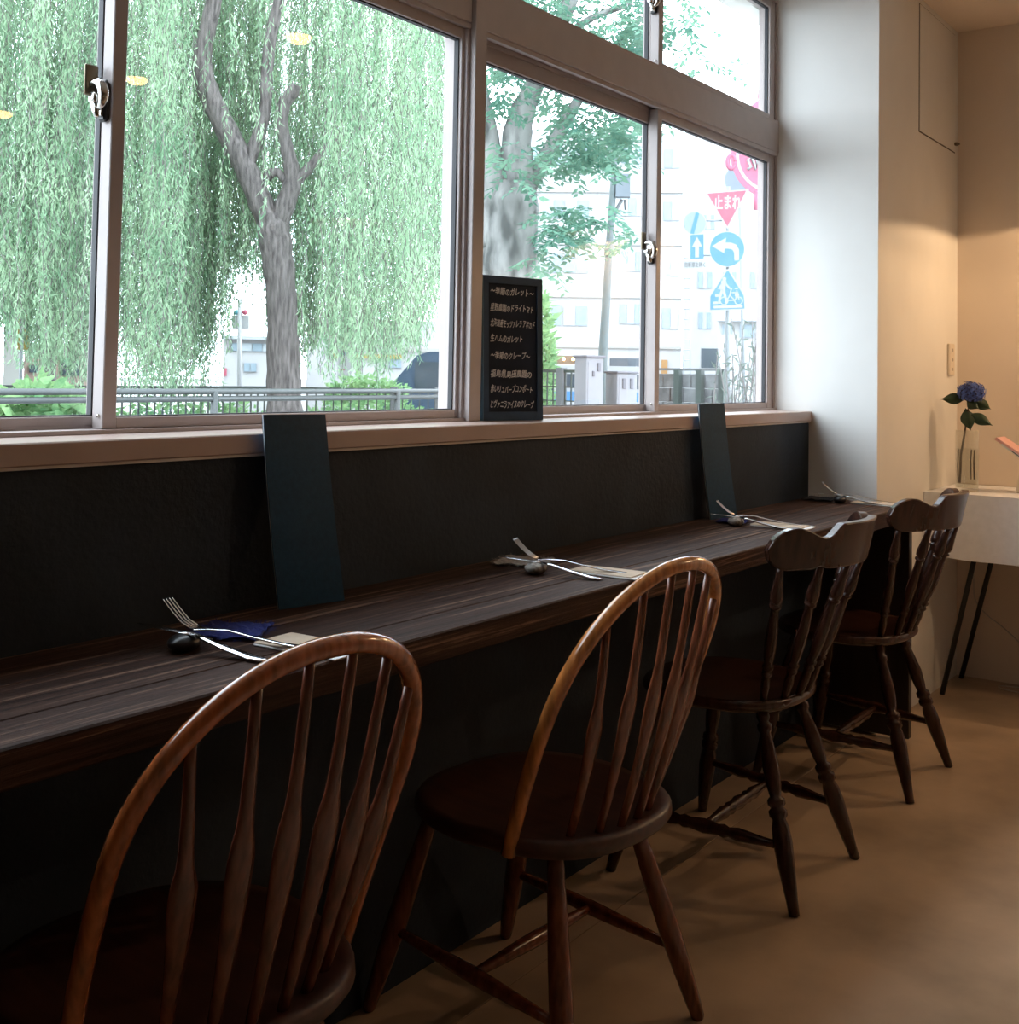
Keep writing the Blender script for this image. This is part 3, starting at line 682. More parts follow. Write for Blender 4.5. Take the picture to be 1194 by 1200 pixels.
lf = thing('leaflet_holder', 'tilted pink and white leaflet holder on the cloth at the right frame edge', 'holder', (4.50, .93, TZ+.002))
one('card', M['pink'], lambda m: m.prism([(.108, .192), (.098, .199), (-.20, -.000), (-.20, -.0)][:3]+[(-.186, .0)], (-.06, 0, 0), (0, 1, 0), (0, 0, 1), (.12, 0, 0)), lf)
one('white_page', M['whitepaper'], lambda m: m.prism([(.085, .172), (.080, .178), (-.17, .008), (-.165, .004)], (-.061, 0, 0), (0, 1, 0), (0, 0, 1), (.122, 0, 0)), lf)
one('dark_slot', M['blackplastic'], lambda m: m.obox((-.0622, .046, .1505), (.002, 0, 0), (0, -.030, -.0205), (0, .002, .004)), lf)
one('prop', M['outlet'], lambda m: m.prism([(-.02, 0), (.04, 0), (.02, .128), (.004, .118)], (-.03, 0, 0), (0, 1, 0), (0, 0, 1), (.06, 0, 0)), lf)
def wire(m):
    P = [Vector(p) for p in ((4.704, 1.17, .52), (4.700, 1.172, .36), (4.700, 1.165, .30), (4.702, 1.13, .255), (4.705, 1.06, .205), (4.705, 1.00, .15), (4.703, .975, .08), (4.69, .965, .006), (4.66, 1.0, .004), (4.64, 1.06, .004), (4.60, 1.05, .004), (4.585, .98, .004), (4.58, .85, .004), (4.60, .7, .004))]
    S = []
    for i in range(len(P)-1):
        p0, p1, p2, p3 = P[max(0, i-1)], P[i], P[i+1], P[min(len(P)-1, i+2)]
        for k in range(5):
            t = k/5; S.append(.5*((2*p1)+(p2-p0)*t+(2*p0-5*p1+4*p2-p3)*t*t+(3*p1-p0-3*p2+p3)*t**3))
    m.tube(S+[P[-1]], .0022, 6)
tag(one('cable', M['cord'], wire), 'thin white cable hanging down the wall under the side table', 'cable')

# ------------------------------------------------------------------ lamps
LP = [(2.99, .05), (3.044, -1.013), (3.094, -2.10)]
for i, (x, y) in enumerate(LP):
    t = thing('spot_lamp', ['small cream shade lamp hanging nearest the windows', 'small cream shade lamp in the middle of the ceiling row', 'small cream shade lamp farthest from the windows'][i], 'lamp', (x, y, ZC), 0, 'ceiling row of small lamps')
    one('canopy', M['shade'], lambda m: m.lathe([(.002, -.014), (.03, -.014), (.03, 0), (.002, 0)], n=20), t)
    one('cord', M['cord'], lambda m: m.tube([(0, 0, -.012), (0, 0, -.095)], .0025, 6), t)
    one('shade', M['shade'], lambda m: m.lathe([(.010, -.090), (.014, -.104), (.052, -.134), (.054, -.138), (.050, -.136), (.012, -.108)], n=28), t)
    one('lens', M['bulb_spot'], lambda m: m.lathe([(.047, -.1375), (.044, -.150), (.030, -.160), (.002, -.163)], n=24), t)
def pendant(label, x, y):
    t = thing('pendant_lamp', label, 'lamp', (x, y, ZC))
    one('canopy', M['shade'], lambda m: m.lathe([(.002, -.02), (.045, -.02), (.045, 0), (.002, 0)], n=24), t)
    one('cord', M['blackplastic'], lambda m: m.tube([(0, 0, -.018), (0, 0, -.63)], .003, 8), t)
    one('shade', M['darkshade'], lambda m: m.lathe([(.018, -.615), (.03, -.635), (.145, -.712), (.168, -.742), (.166, -.742), (.142, -.715), (.028, -.642), (.016, -.622)], n=48), t)
    one('socket', M['blackplastic'], lambda m: m.lathe([(.002, -.625), (.016, -.625), (.016, -.690), (.002, -.690)], n=16), t)
    one('filament', M['bulb'], lambda m: ellipsoid(m, (0, 0, -.717), .005, .005, .006, n=10, k=6), t)
    one('bulb', M['vaseglass'], lambda m: ellipsoid(m, (0, 0, -.714), .020, .020, .024, n=16, k=10), t)
pendant('low dark pendant lamp over the white-clothed side table', 4.52, .50)
pendant('low dark pendant lamp over the middle of the room', 3.66, -.32)

# ------------------------------------------------------------------ outdoors
RH = Vector((RIGHT.x, RIGHT.y, 0)).normalized(); FH = Vector((FWD.x, FWD.y, 0)).normalized(); ZV = Vector((0, 0, 1)); GZ = -.15
struct('ground', 'pave', lambda m: m.box(-60, 140, 1.815, 140, GZ-.1, GZ))
def horizon(u): 
    r = ray(u, 400); s_ = ray(u, 500); a = r.z/(r.z-s_.z); return 400+100*a
def limb(m, pts, depth, dd=None, n=12):        # pts: (u, v, radius px)
    P = [at(u, v, depth+(dd[i] if dd else 0)) for i, (u, v, r) in enumerate(pts)]
    R = [r*depth/FPX for u, v, r in pts]
    S, T = [], []
    for i in range(len(P)-1):
        p0, p1, p2, p3 = P[max(0, i-1)], P[i], P[i+1], P[min(len(P)-1, i+2)]
        for k in range(4):
            t = k/4; S.append(.5*((2*p1)+(p2-p0)*t+(2*p0-5*p1+4*p2-p3)*t*t+(3*p1-p0-3*p2+p3)*t**3)); T.append((R[i]*(1-t)+R[i+1]*t)*(1+.05*math.sin(i*2.3+k*1.7)))
    m.tube(S+[P[-1]], T+[R[-1]], n)
def vec(a): return np.array(a, dtype=np.float64)
RHn, FHn, ZN = vec(RH), vec(FH), vec(ZV)
def strands(n, W, depth, urange, vrange, top, bottom, ls, lw, gap, seed, dens=None):
    g = np.random.default_rng(seed); out = []; tw = []
    cl = g.uniform(urange[0], urange[1], 90)
    for i in range(n):
        u = g.choice(cl)+g.normal()*11 if g.random() < .75 else g.uniform(*urange)
        dv = g.uniform(*vrange); d = depth+dv
        b = bottom(u)+g.normal()*12-abs(g.normal())*20; t0 = g.uniform(*top(u))
        if g.random() < .22: b = t0+(b-t0)*g.uniform(.35, .9)
        if dens and not dens(u, t0, b, dv, g): continue
        if b-t0 < 40: continue
        A = vec(at(u, t0, d)); B = vec(at(u, b, d)); B[:2] = A[:2]; L = A[2]-B[2]
        k = int(L/gap); s_ = (np.arange(k)+g.random())/k
        sw = g.normal()*.11; sw2 = g.normal()*.07; ph = g.uniform(0, 6)
        base = A-np.outer(s_*L, ZN)+np.outer(sw*s_+sw2*np.sin(s_*5+ph), RHn)+np.outer(g.normal()*.15*s_, FHn)
        base += np.outer(g.normal(size=k)*.022, RHn)+np.outer(g.normal(size=k)*.03, FHn)
        side = np.where(np.arange(k) % 2 == 0, 1.0, -1.0)
        ang = g.normal(0, .35, k)+side*.45; az = g.uniform(0, 2*PI, k)
        hx = np.cos(az)[:, None]*RHn+np.sin(az)[:, None]*FHn
        dr = -np.cos(ang)[:, None]*ZN+np.sin(ang)[:, None]*hx
        wv = np.cross(dr, g.normal(size=(k, 3))); wv /= np.linalg.norm(wv, axis=1)[:, None]+1e-9
        ll = (ls*g.uniform(.7, 1.25, k))[:, None]; ww = (lw*g.uniform(.7, 1.2, k))[:, None]
        out.append(np.stack([base, base+dr*ll*.4+wv*ww*.5, base+dr*ll, base+dr*ll*.4-wv*ww*.5], 1))
        q = np.arange(0, k, 6); p = base[q]
        if len(p) > 1: tw.append(np.stack([p[:-1]-RHn*.003, p[:-1]+RHn*.003, p[1:]+RHn*.003, p[1:]-RHn*.003], 1))
    return np.concatenate(out), np.concatenate(tw)

# willow in front of the left window
t = thing('willow_tree', 'large weeping willow with forked grey trunk outside the left window', 'tree', at(337, 568, 13))
wl = vec(t.location)
def local(fn):
    def f(m):
        fn(m); m.v = [(x-wl[0], y-wl[1], z-wl[2]) for x, y, z in m.v]
    return f
one('trunk', M['bark'], local(lambda m: limb(m, [(337, 572, 30), (335, 520, 23), (333, 470, 20.5), (332, 420, 19), (330, 350, 18), (325, 300, 18.5), (320, 268, 19), (316, 252, 14)], 13, n=18)), t)
for pts in ([(321, 275, 15), (306, 238, 14.5), (287, 195, 13.5), (269, 160, 13), (252, 125, 13), (240, 95, 12), (237, 65, 11), (243, 35, 10), (251, 0, 9), (262, -60, 7)],
            [(320, 275, 13), (334, 240, 12), (343, 210, 10), (337, 178, 8), (331, 148, 7), (333, 122, 7.5), (343, 108, 8), (347, 100, 6)],
            [(287, 200, 8), (300, 168, 8), (311, 125, 7), (313, 80, 7), (320, 30, 7), (338, -40, 6)],
            [(342, 218, 7), (362, 197, 6), (385, 172, 5), (412, 150, 3.5), (450, 110, 2.5)],
            [(335, 212, 5), (325, 202, 5), (316, 204, 6.5), (312, 210, 5)]):
    one('branch', M['bark'], local(lambda m: limb(m, pts, 13)), t)
def wbot(u):
    return float(np.interp(u, [-300, 0, 38, 60, 110, 150, 200, 255, 268, 285, 300, 330, 352, 400, 470, 500, 530], [400, 378, 385, 425, 450, 452, 460, 455, 395, 310, 330, 330, 425, 430, 435, 400, 350]))
def wden(u, t0, b, dv, g):
    if 222 < u < 300 and dv < .4: return t0 > 0 and g.random() < .12
    if 284 <= u < 384 and dv < .5: return g.random() < .45 and b < 225
    if 505 < u < 535: return g.random() < .6
    return u < 540
F1, T1 = strands(1500, wl, 13, (-260, 530), (-2.2, 2.4), lambda u: (-420, 260), wbot, .078, .0155, .0155, 21, wden)
FB, TB = strands(900, wl, 13, (-260, 540), (1.0, 3.4), lambda u: (-420, 180), lambda u: min(wbot(u), 412), .082, .017, .019, 22)
keep = FB
quads('hanging_foliage', np.concatenate([F1, keep])-wl, M['willow'], t)
quads('hanging_twigs', np.concatenate([T1, TB])-wl, M['bark'], t)
# second willow farther back on the left
t = thing('willow_tree', 'farther weeping willow with dark trunk at the left frame edge', 'tree', at(56, 505, 22))
wl = vec(t.location)
one('trunk', M['bark'], local(lambda m: limb(m, [(56, 510, 13), (56, 450, 10), (57, 410, 8.5), (60, 340, 8), (55, 260, 7), (60, 150, 6)], 22)), t)
F2, T2 = strands(520, wl, 22, (-200, 175), (-2, 3), lambda u: (-300, 230), lambda u: 372 if u < 40 else 425 if u < 110 else 410, .11, .028, .036, 31)
quads('hanging_foliage', F2-wl, M['willow2'], t)

# zelkova in front of the right window
t = thing('zelkova_tree', 'stout mottled grey tree with three limbs outside the right window', 'tree', at(600, 600, 9))
wl = vec(t.location)
one('trunk', M['bark2'], local(lambda m: limb(m, [(600, 640, 46), (600, 560, 38), (599, 480, 34.5), (597, 420, 33.5), (596, 350, 33), (597, 290, 33), (600, 240, 30), (604, 215, 22)], 9, n=20)), t)
for pts in ([(582, 290, 20), (578, 240, 21), (573, 200, 19), (567, 160, 17), (556, 100, 15), (545, 40, 13)],
            [(606, 250, 25), (608, 205, 20), (605, 170, 18), (611, 135, 15), (625, 102, 12), (642, 62, 10), (664, 10, 9), (692, -50, 7)],
            [(612, 228, 12), (630, 200, 11), (645, 175, 9.5), (657, 152, 8.5), (670, 130, 7), (688, 100, 5.5), (716, 62, 5), (752, 20, 3.5)],
            [(640, 66, 5), (665, 40, 4.5), (700, 18, 4), (740, 5, 3)]):
    one('limb', M['bark2'], local(lambda m: limb(m, pts, 9, n=14)), t)
def sprays(cl, depth, seed, ls, lw):
    g = np.random.default_rng(seed); out = []
    for cx, cy, rx, ry, n in cl:
        for _ in range(n):
            u = cx+rx*g.uniform(-1, 1); v = cy+ry*g.uniform(-1, 1); d = depth+g.uniform(-.9, .7)
            A = vec(at(u, v, d)); az = g.uniform(0, 2*PI); L = g.uniform(.16, .34); dr = vec((math.cos(az), math.sin(az), -g.uniform(.1, .75))); dr /= np.linalg.norm(dr)
            sd = np.cross(dr, ZN); sd /= np.linalg.norm(sd); up = np.cross(sd, dr)
            for i in range(11):
                f = (i+.5)/11; b = A+dr*L*f-ZN*(.10*L*f*f); s_ = 1 if i % 2 else -1
                ld = dr*.62+sd*s_*.75-up*g.uniform(-.15, .4)+g.normal(size=3)*.12; ld /= np.linalg.norm(ld)
                wv = np.cross(ld, up+g.normal(size=3)*.25); wv /= np.linalg.norm(wv)
                l = ls*g.uniform(.65, 1.15)*(1-.3*abs(f-.5)); w = lw*g.uniform(.8, 1.15)
                out.append([b, b+ld*l*.38+wv*w*.5, b+ld*l, b+ld*l*.38-wv*w*.5])
    return np.array(out)
cl = [(583, 95, 22, 36, 40), (610, 75, 18, 20, 14), (597, 180, 24, 22, 16), (612, 206, 20, 10, 8), (698, 150, 46, 32, 120), (660, 178, 34, 9, 16), (738, 150, 16, 28, 30), (700, 186, 45, 8, 16), (645, 200, 20, 6, 6),
      (664, 262, 32, 22, 52), (692, 248, 22, 10, 12), (634, 285, 12, 26, 22), (735, 272, 16, 6, 5), (680, 10, 90, 45, 190), (735, 50, 26, 36, 70), (620, 0, 50, 30, 50), (790, 0, 40, 30, 20), (800, 45, 25, 35, 10), (830, 82, 22, 7, 5), (640, 110, 22, 10, 14)]
quads('leaf_sprays', sprays(cl, 8.6, 41, .088, .034)-wl, M['zelkova'], t)

# shrubs
def shrub(label, u0, u1, v0, v1, d, n, mt, seed, ls, lw, dd=.5):
    g = np.random.default_rng(seed); b = at((u0+u1)/2, v1, d); b.z = GZ
    t = thing('shrub', label, 'shrub', b); o_ = vec(b); out = []; sp = (u1-u0)/2
    for _ in range(n):
        u = g.uniform(u0, u1); e = (u-(u0+u1)/2)/sp; vt = v0+(v1-v0)*.35*e*e+g.uniform(0, 8)*(v1-v0)/40
        p = vec(at(u, g.uniform(vt, v1), d+g.uniform(-dd, dd)))
        ld = g.normal(size=3); ld[2] = abs(ld[2])*.6; ld /= np.linalg.norm(ld); wv = np.cross(ld, g.normal(size=3)); wv /= np.linalg.norm(wv)+1e-9
        l = ls*g.uniform(.6, 1.3); w = lw*g.uniform(.7, 1.2); out.append([p, p+ld*l*.4+wv*w*.5, p+ld*l, p+ld*l*.4-wv*w*.5])
    quads('leaves', np.array(out)-o_, mt, t)
    one('stems', M['bark'], lambda m: [m.tube([(0, 0, 0), tuple(vec(at(u0+(u1-u0)*(k+.5)/5, v0+(v1-v0)*.45, d))-o_)], [.02, .008], 6) for k in range(5)], t)['kind'] = 'stuff'
    return t
shrub('bright green broad-leaved bush behind the rails in the left pane', -30, 112, 446, 520, 9.5, 900, M['hedge'], 51, .16, .09)
shrub('green planting behind the fence left of the willow trunk', 120, 322, 458, 540, 16.5, 2200, M['hedge'], 52, .13, .06)
shrub('rounded green bush beyond the fence right of the willow trunk', 385, 475, 438, 475, 18.5, 800, M['hedge'], 53, .14, .07)
shrub('green planting behind the fence right of the willow trunk', 345, 520, 460, 540, 16.5, 2000, M['hedge'], 54, .13, .06)
shrub('leafy green bush behind the zelkova trunk', 612, 646, 318, 480, 14, 1000, M['hedge'], 55, .15, .06)
# olive plant by the far sash
b = at(868, 600, 5.2); b.z = GZ
t = thing('potted_olive', 'grey-green olive plant standing outside the rightmost pane', 'plant', b)
g = np.random.default_rng(61); o_ = vec(b); out = []; st_ = MB()
for k in range(13):
    top = vec(at(g.uniform(838, 892), g.uniform(366, 430), 5.2+g.uniform(-.25, .25)))-o_; base = vec((g.normal()*.04, g.normal()*.04, .42)); midp = (base+top)*.5+g.normal(size=3)*.03
    st_.tube([tuple(base), tuple(midp), tuple(top)], [.006, .004, .0015], 6)
    for i in range(26):
        f = .25+.75*i/26; p = (base*(1-f)**2+2*midp*f*(1-f)+top*f*f); ld = (top-base)/np.linalg.norm(top-base)*.7+g.normal(size=3)*.55; ld /= np.linalg.norm(ld)
        wv = np.cross(ld, g.normal(size=3)); wv /= np.linalg.norm(wv); l = g.uniform(.035, .06); w = .012
        out.append([p, p+ld*l*.4+wv*w*.5, p+ld*l, p+ld*l*.4-wv*w*.5])
quads('leaves', np.array(out), M['olive'], t)
s_ = st_.build('stems', M['bark'], t); s_['kind'] = 'stuff'
one('pot', M['cabdark'], lambda m: m.lathe([(.13, 0), (.18, .40), (.19, .42), (.17, .42), (.165, .38), (.002, .38)], n=24, caps=(True, False)), t)

# guard rail close to the cafe, dark baluster fence behind
t = thing('guard_rail', 'grey two-rail guard fence crossing in front of the willow trunk', 'fence', (6.2, 7.0, GZ))
for z in (.922, .978): one('rail', M['rail'], lambda m: m.tube([(-5.2, 0, z-GZ+.0), (3.0, 0, z-GZ)], .022, 8), t)
for x in (-4.6, -2.5, -.4, 1.7, 2.95): one('post', M['rail'], lambda m: m.tube([(x, 0, 0), (x, 0, 1.13)], .03, 8), t)
def baluster_fence(label, p0, p1, ztop, gap, posts, nm='iron_fence'):
    p0, p1 = Vector(p0), Vector(p1); t = thing(nm, label, 'fence', (p0.x, p0.y, GZ), math.atan2(p1.y-p0.y, p1.x-p0.x)); L = (p1-p0).length; H = ztop-GZ
    one('top_rail', M['fence'], lambda m: m.box(0, L, -.022, .022, H-.03, H), t); one('lower_rail', M['fence'], lambda m: m.box(0, L, -.015, .015, .12, .15), t)
    b0 = None; k = int(L/gap)
    for i in range(k+1):
        if b0 is None: b0 = one('baluster', M['fence'], lambda m: m.box(-.008, .008, -.008, .008, .12, H-.03), t); b0.location = (0, 0, 0)
        else: c = b0.copy(); C.objects.link(c); c.location = (i*L/k, 0, 0)
    for x in posts: one('post', M['fencepost'], lambda m: m.bbox(x*L-.05, x*L+.05, -.05, .05, 0, H+.02, .01), t)
    return t
cn = at(318, 452.5, 14.6)
baluster_fence('dark iron baluster fence left of the willow trunk', (4.4, cn.y+.25, 0), (cn.x, cn.y, 0), .95, .105, (.42,))
rt_ = at(522, 456, 14.8)
baluster_fence('dark iron baluster fence right of the willow trunk', (cn.x+.02, cn.y, 0), (rt_.x, rt_.y, 0), .945, .105, (.12, .70, .96))
# mesh fence beside the zelkova
a0, a1 = at(628, 437, 12.5), at(684, 436, 12.0)
t = thing('mesh_fence', 'dark grid fence panel between the zelkova trunk and the meter cabinet', 'fence', (a0.x, a0.y, GZ), math.atan2(a1.y-a0.y, a1.x-a0.x)); L = math.hypot(a1.x-a0.x, a1.y-a0.y); H = 1.21-GZ
one('top_rail', M['fence'], lambda m: m.box(0, L, -.02, .02, H-.03, H), t)
for z in (.55, .66, .80, .92, 1.03, 1.18): one('wire', M['fence'], lambda m: m.box(0, L, -.006, .006, z-.006, z+.006), t)
for i in range(9): one('wire', M['fence'], lambda m: m.box(i*L/8-.006, i*L/8+.006, -.006, .006, .05, H-.03), t)
one('post', M['fencepost'], lambda m: m.box(L*.56-.04, L*.56+.04, -.05, .03, 0, H+.02), t)
# block wall with rail at the right
a0, a1 = at(752, 434, 13), at(850, 433, 12.2)
t = thing('block_wall', 'dark weathered boundary wall under a thin rail in the right pane', 'wall', (a0.x, a0.y, GZ), math.atan2(a1.y-a0.y, a1.x-a0.x)); L = math.hypot(a1.x-a0.x, a1.y-a0.y)
one('wall_base', M['blockwall'], lambda m: m.box(0, L, .03, .14, 0, .55), t)
for j in range(5):
    for i in range(6):
        x0 = i*L/6+(L/12 if j % 2 else 0)-L/12; x0c, x1c = max(0, x0+.006), min(L, x0+L/6-.006)
        if x1c-x0c > .05: one('block', M['blockwall'], lambda m: m.bbox(x0c, x1c, .02+.006*((i+j) % 3), .14, 0.556+j*.158, .556+j*.158+.151, .008), t)
one('top_rail', M['fencepost'], lambda m: m.box(0, L, -.02, .02, 1.375, 1.40), t)
for x in (.46, .72, .98): one('post', M['fence'], lambda m: m.box(x*L-.035, x*L+.035, -.05, .018, 0, 1.38), t)

# meter cabinets
def face_axes(u, turn=0):
    r = ray(u, 440); f = Vector((r.x, r.y, 0)).normalized(); x = Vector((f.y, -f.x, 0)); return math.atan2(x.y, x.x)+turn
def cabinet(label, u, d, w, dep, ztop, extra):
    b = at(u, 440, d); t = thing('meter_cabinet', label, 'cabinet', (b.x, b.y, GZ), face_axes(u, .62)); H = ztop-GZ
    one('body', M['cabinet'], lambda m: m.bbox(-w/2, w/2, 0, dep, .16, H-.02, .006), t)
    one('roof', M['cabdark'], lambda m: m.bbox(-w/2-.015, w/2+.015, -.025, dep+.015, H-.022, H, .004), t)
    one('plinth', M['cabdark'], lambda m: m.box(-w/2+.02, w/2-.02, .02, dep-.02, 0, .16), t)
    for i, (x0, x1, z0, z1) in enumerate(extra): one('plate', M['cabdark'], lambda m: m.bbox(x0, x1, -.012, .002, H-z1, H-z0, .003), t)
    one('door_seam', M['cabdark'], lambda m: m.box(-w/2+.018, -w/2+.022, -.002, .004, .2, H-.06), t)
    return t
cabinet('tall lilac-grey meter cabinet beside the mesh fence', 697, 11, .20, .20, 1.345, ((.03, .065, .07, .15), (-.03, -.005, .15, .20)))
cabinet('shorter lilac-grey meter cabinet with two window plates, beside the tall one', 735, 11.2, .235, .20, 1.20, ((-.055, -.02, .07, .17), (.035, .07, .07, .17)))

# utility pole
b = at(707, 470, 20); b.z = GZ
t = thing('utility_pole', 'slim grey-green utility pole with a box near its top', 'pole', b); o_ = Vector(b)
pt = lambda u, v: at(u, v, 20)-o_
one('shaft', M['pole'], lambda m: m.tube([Vector((0, 0, 0)), pt(706, 425), pt(711, 340), pt(716, 255), pt(722, 165)], [.095, .085, .075, .062, .05], 12), t)
one('collar', M['pole'], lambda m: m.tube([pt(714.3, 285), pt(713.2, 300)], .085, 12), t)
rz_ = face_axes(720)
def bx(m, u, v, w, h, d): p = pt(u, v); a = Vector((math.cos(rz_), math.sin(rz_), 0)); f = Vector((-a.y, a.x, 0)); m.obox(p-a*w/2-ZV*h/2-f*d/2, a*w, f*d, ZV*h)
one('transformer_box', M['transformer'], lambda m: bx(m, 730, 218, .25, .40, .2), t)
one('bracket', M['fencepost'], lambda m: (m.tube([pt(717, 262), pt(723, 244), pt(729, 234)], .028, 8), m.tube([pt(732, 234), pt(733, 246)], .02, 8)), t)
one('hook', M['pole'], lambda m: m.tube([pt(720, 190), pt(729, 181), pt(735, 183), pt(736, 190)], .012, 6), t)

# traffic sign post
D = 20.0; b = at(853, 470, D); b.z = GZ
t = thing('traffic_sign_post', 'traffic sign post carrying red stop triangle, blue arrow disc and blue crossing sign', 'sign', b); o_ = Vector(b)
az_ = face_axes(845); SX = Vector((math.cos(az_), math.sin(az_), 0)); SN = Vector((math.sin(az_), -math.cos(az_), 0)); px = D/FPX
def q2(u, v, off=0):                      # where a line of sight meets the sign plane
    r = ray(u, v); O = at(840, 290, D); return EYE+r*((O-EYE).dot(SN)/r.dot(SN))-o_+SN*off
def plate(name, pts, mt, off, th, parent): # polygon of picture points on the sign plane
    O = at(840, 290, D)-o_+SN*off; P = []
    for u, v in pts:
        p = q2(u, v); P.append(((p-O).dot(SX), (p-O).z))
    return one(name, M[mt], lambda m: m.prism(P, O, SX, ZV, SN*th), parent)
def disc(u, v, r, n=36): return [(u+r*math.cos(2*PI*k/n), v+r*math.sin(2*PI*k/n)) for k in range(n)]
one('post', M['signback'], lambda m: m.tube([Vector((0, 0, 0))-SN*.06, q2(853, 218)-SN*.06], .038, 10), t)
for u0, v0, u1, v1 in ((853, 258, 816, 258), (853, 299, 820, 299)): one('arm', M['signback'], lambda m: m.tube([q2(u0, v0)-SN*.05, q2(u1, v1)-SN*.05], .016, 8), t)
def strokes(name, segs, mt, off, w, parent):
    def f(m):
        for a, b_ in segs:
            A, B = q2(*a, off), q2(*b_, off); d = (B-A).normalized(); n_ = d.cross(SN).normalized()*w/2; m.add([A-n_, B-n_, B+n_, A+n_], [(0, 1, 2, 3)])
    return one(name, M[mt], f, parent)
p = plate('stop_sign', [(826, 225.5), (878, 221.5), (852.5, 269)], 'signwhite', 0, .008, t)
plate('red_face', [(829, 227), (874.5, 223.5), (852.3, 265.5)], 'signred', .009, .003, p)
text_mesh('止まれ', .27, M['signwhite'], p, q2(836.5, 244, .0135), SX, ZV, SN, bold=.008, width=.47, thick=.001)
p = plate('arrow_sign', disc(852, 292, 21), 'signwhite', 0, .008, t)
plate('blue_face', disc(852, 292, 20), 'signblue', .009, .003, p)
plate('arrow', [(834.5, 288.5), (851, 278.5), (850, 284.5), (857, 284.5), (863, 287), (866, 293), (866, 305), (860.5, 305.5), (860.3, 296), (858, 292.5), (854, 291.5), (849.2, 291.5), (848.5, 297)], 'signwhite', .0125, .002, p)
p = plate('crossing_sign', [(850.8, 315.5), (854.5, 315.5), (873, 346), (874, 363), (831, 364.5), (831, 347)], 'signwhite', 0, .008, t)
plate('blue_face', [(851.5, 318), (853.8, 318), (871.5, 346.5), (872.3, 361.5), (832.5, 363), (832.5, 347.5)], 'signblue', .009, .003, p)
S = [((836, 360), (870, 359)), ((835.5, 355), (841, 354.8)), ((838, 346.5), (842, 346.3)), ((861, 345.5), (866, 345.3))]
strokes('road_bars', S, 'signwhite', .0135, .045, p)
def picto(m):
    def seg(a, b_, w):
        A, B = q2(*a, .014), q2(*b_, .014); d = (B-A).normalized(); n_ = d.cross(SN).normalized()*w/2; m.add([A-n_, B-n_, B+n_, A+n_], [(0, 1, 2, 3)])
    c = q2(848.8, 327, .014); m.add([c+SX*.034*math.cos(2*PI*k/14)+ZV*.034*math.sin(2*PI*k/14) for k in range(14)], [tuple(range(14))])
    for a, b_, w in (((848.3, 329), (846.5, 340), .085), ((846.5, 339), (843.5, 348), .045), ((843.5, 348), (842.5, 356), .04), ((847.5, 340), (850, 348), .045), ((850, 348), (851.5, 355.5), .04), ((849, 331), (855, 338), .03), ((847, 331), (842, 339), .03),
                     ((855, 338), (858, 338), .018), ((857, 338), (855, 346), .02), ((857.5, 343), (865, 343), .02), ((863.5, 340), (862, 351), .02), ((861, 338.5), (865, 338), .018), ((855, 346), (861, 352), .018), ((863, 343), (866, 351), .02), ((852, 352), (856, 344), .018), ((852, 352), (861, 352), .018)):
        seg(a, b_, w)
    for u, r in ((848.5, 5.0), (865.5, 5.0)):
        c = q2(u, 352.5, .014); n = 24
        vs = [c+SX*rr_*math.cos(2*PI*k/n)+ZV*rr_*math.sin(2*PI*k/n) for rr_ in (r*px, r*px-.016) for k in range(n)]
        m.add(vs, [(k, (k+1) % n, n+(k+1) % n, n+k) for k in range(n)])
one('pictogram', M['signwhite'], picto, p)
p = plate('end_sign', disc(814, 261.5, 13.8), 'signwhite', 0, .008, t)
plate('blue_rim', disc(814, 261.5, 13.6), 'bframe', .009, .001, p); plate('white_face', disc(814, 261.5, 12.8), 'signpale', .0105, .001, p)
plate('slash', [(815.5, 248.8), (819.5, 249.9), (813, 274.6), (808.8, 273.6)], 'signblue', .012, .002, p)
p = plate('one_way_sign', [(809, 275.5), (824.5, 274.5), (824.5, 303), (809, 303.8)], 'signblue', 0, .008, t)
plate('arrow', [(816.8, 277.5), (822.8, 289), (819, 289), (819, 301.5), (814.5, 301.8), (814.5, 289.3), (810.8, 289.5)], 'signwhite', .009, .002, p)
p = plate('plate_sign', [(800.5, 305.5), (828, 304), (828, 313.2), (800.5, 315.5)], 'signwhite', 0, .008, t)
text_mesh('自転車を除く', .10, M['fencepost'], p, q2(802.5, 312.8, .0095), SX, ZV, SN, bold=.002, width=.35, thick=.001)
# traffic mirror and round pink shop sign behind
D = 28.0; px = D/FPX; b = at(873, 500, D); b.z = GZ
t = thing('traffic_mirror', 'pale round traffic mirror seen above the stop triangle', 'mirror', b); o_ = Vector(b)
plate('mirror_back', disc(866, 211, 17), 'signpale', 0, .02, t); one('post', M['signback'], lambda m: m.tube([Vector((0, 0, 0))-SN*.06, q2(866, 215)-SN*.06], .04, 10), t)
D = 26.0; px = D/FPX; b = at(905, 500, D); b.z = GZ
t = thing('shop_sign', 'round pink shop sign with white ring and squiggle at the upper right', 'sign', b); o_ = Vector(b)
p = plate('sign_disc', disc(908, 182, 52), 'pinksign', 0, .05, t)
def ring(m):
    c = q2(908, 182, .056); n = 48; vs = [c+SX*r*px*math.cos(2*PI*k/n)+ZV*r*px*math.sin(2*PI*k/n) for r in (44.5, 41) for k in range(n)]
    m.add(vs, [(k, (k+1) % n, n+(k+1) % n, n+k) for k in range(n)])
one('white_ring', M['signwhite'], ring, p)
def loop(m):
    c = q2(857, 190, .02); m.tube([c+SX*4.5*px*math.cos(k*2*PI/16)+ZV*8*px*math.sin(k*2*PI/16) for k in range(17)], .05, 8)
one('side_loop', M['pinksign'], loop, t)
one('tail', M['pinksign'], lambda m: m.tube([q2(888, 225, .02), q2(886, 238, .02), q2(885, 246, .02)], [.10, .07, .05], 8), t)
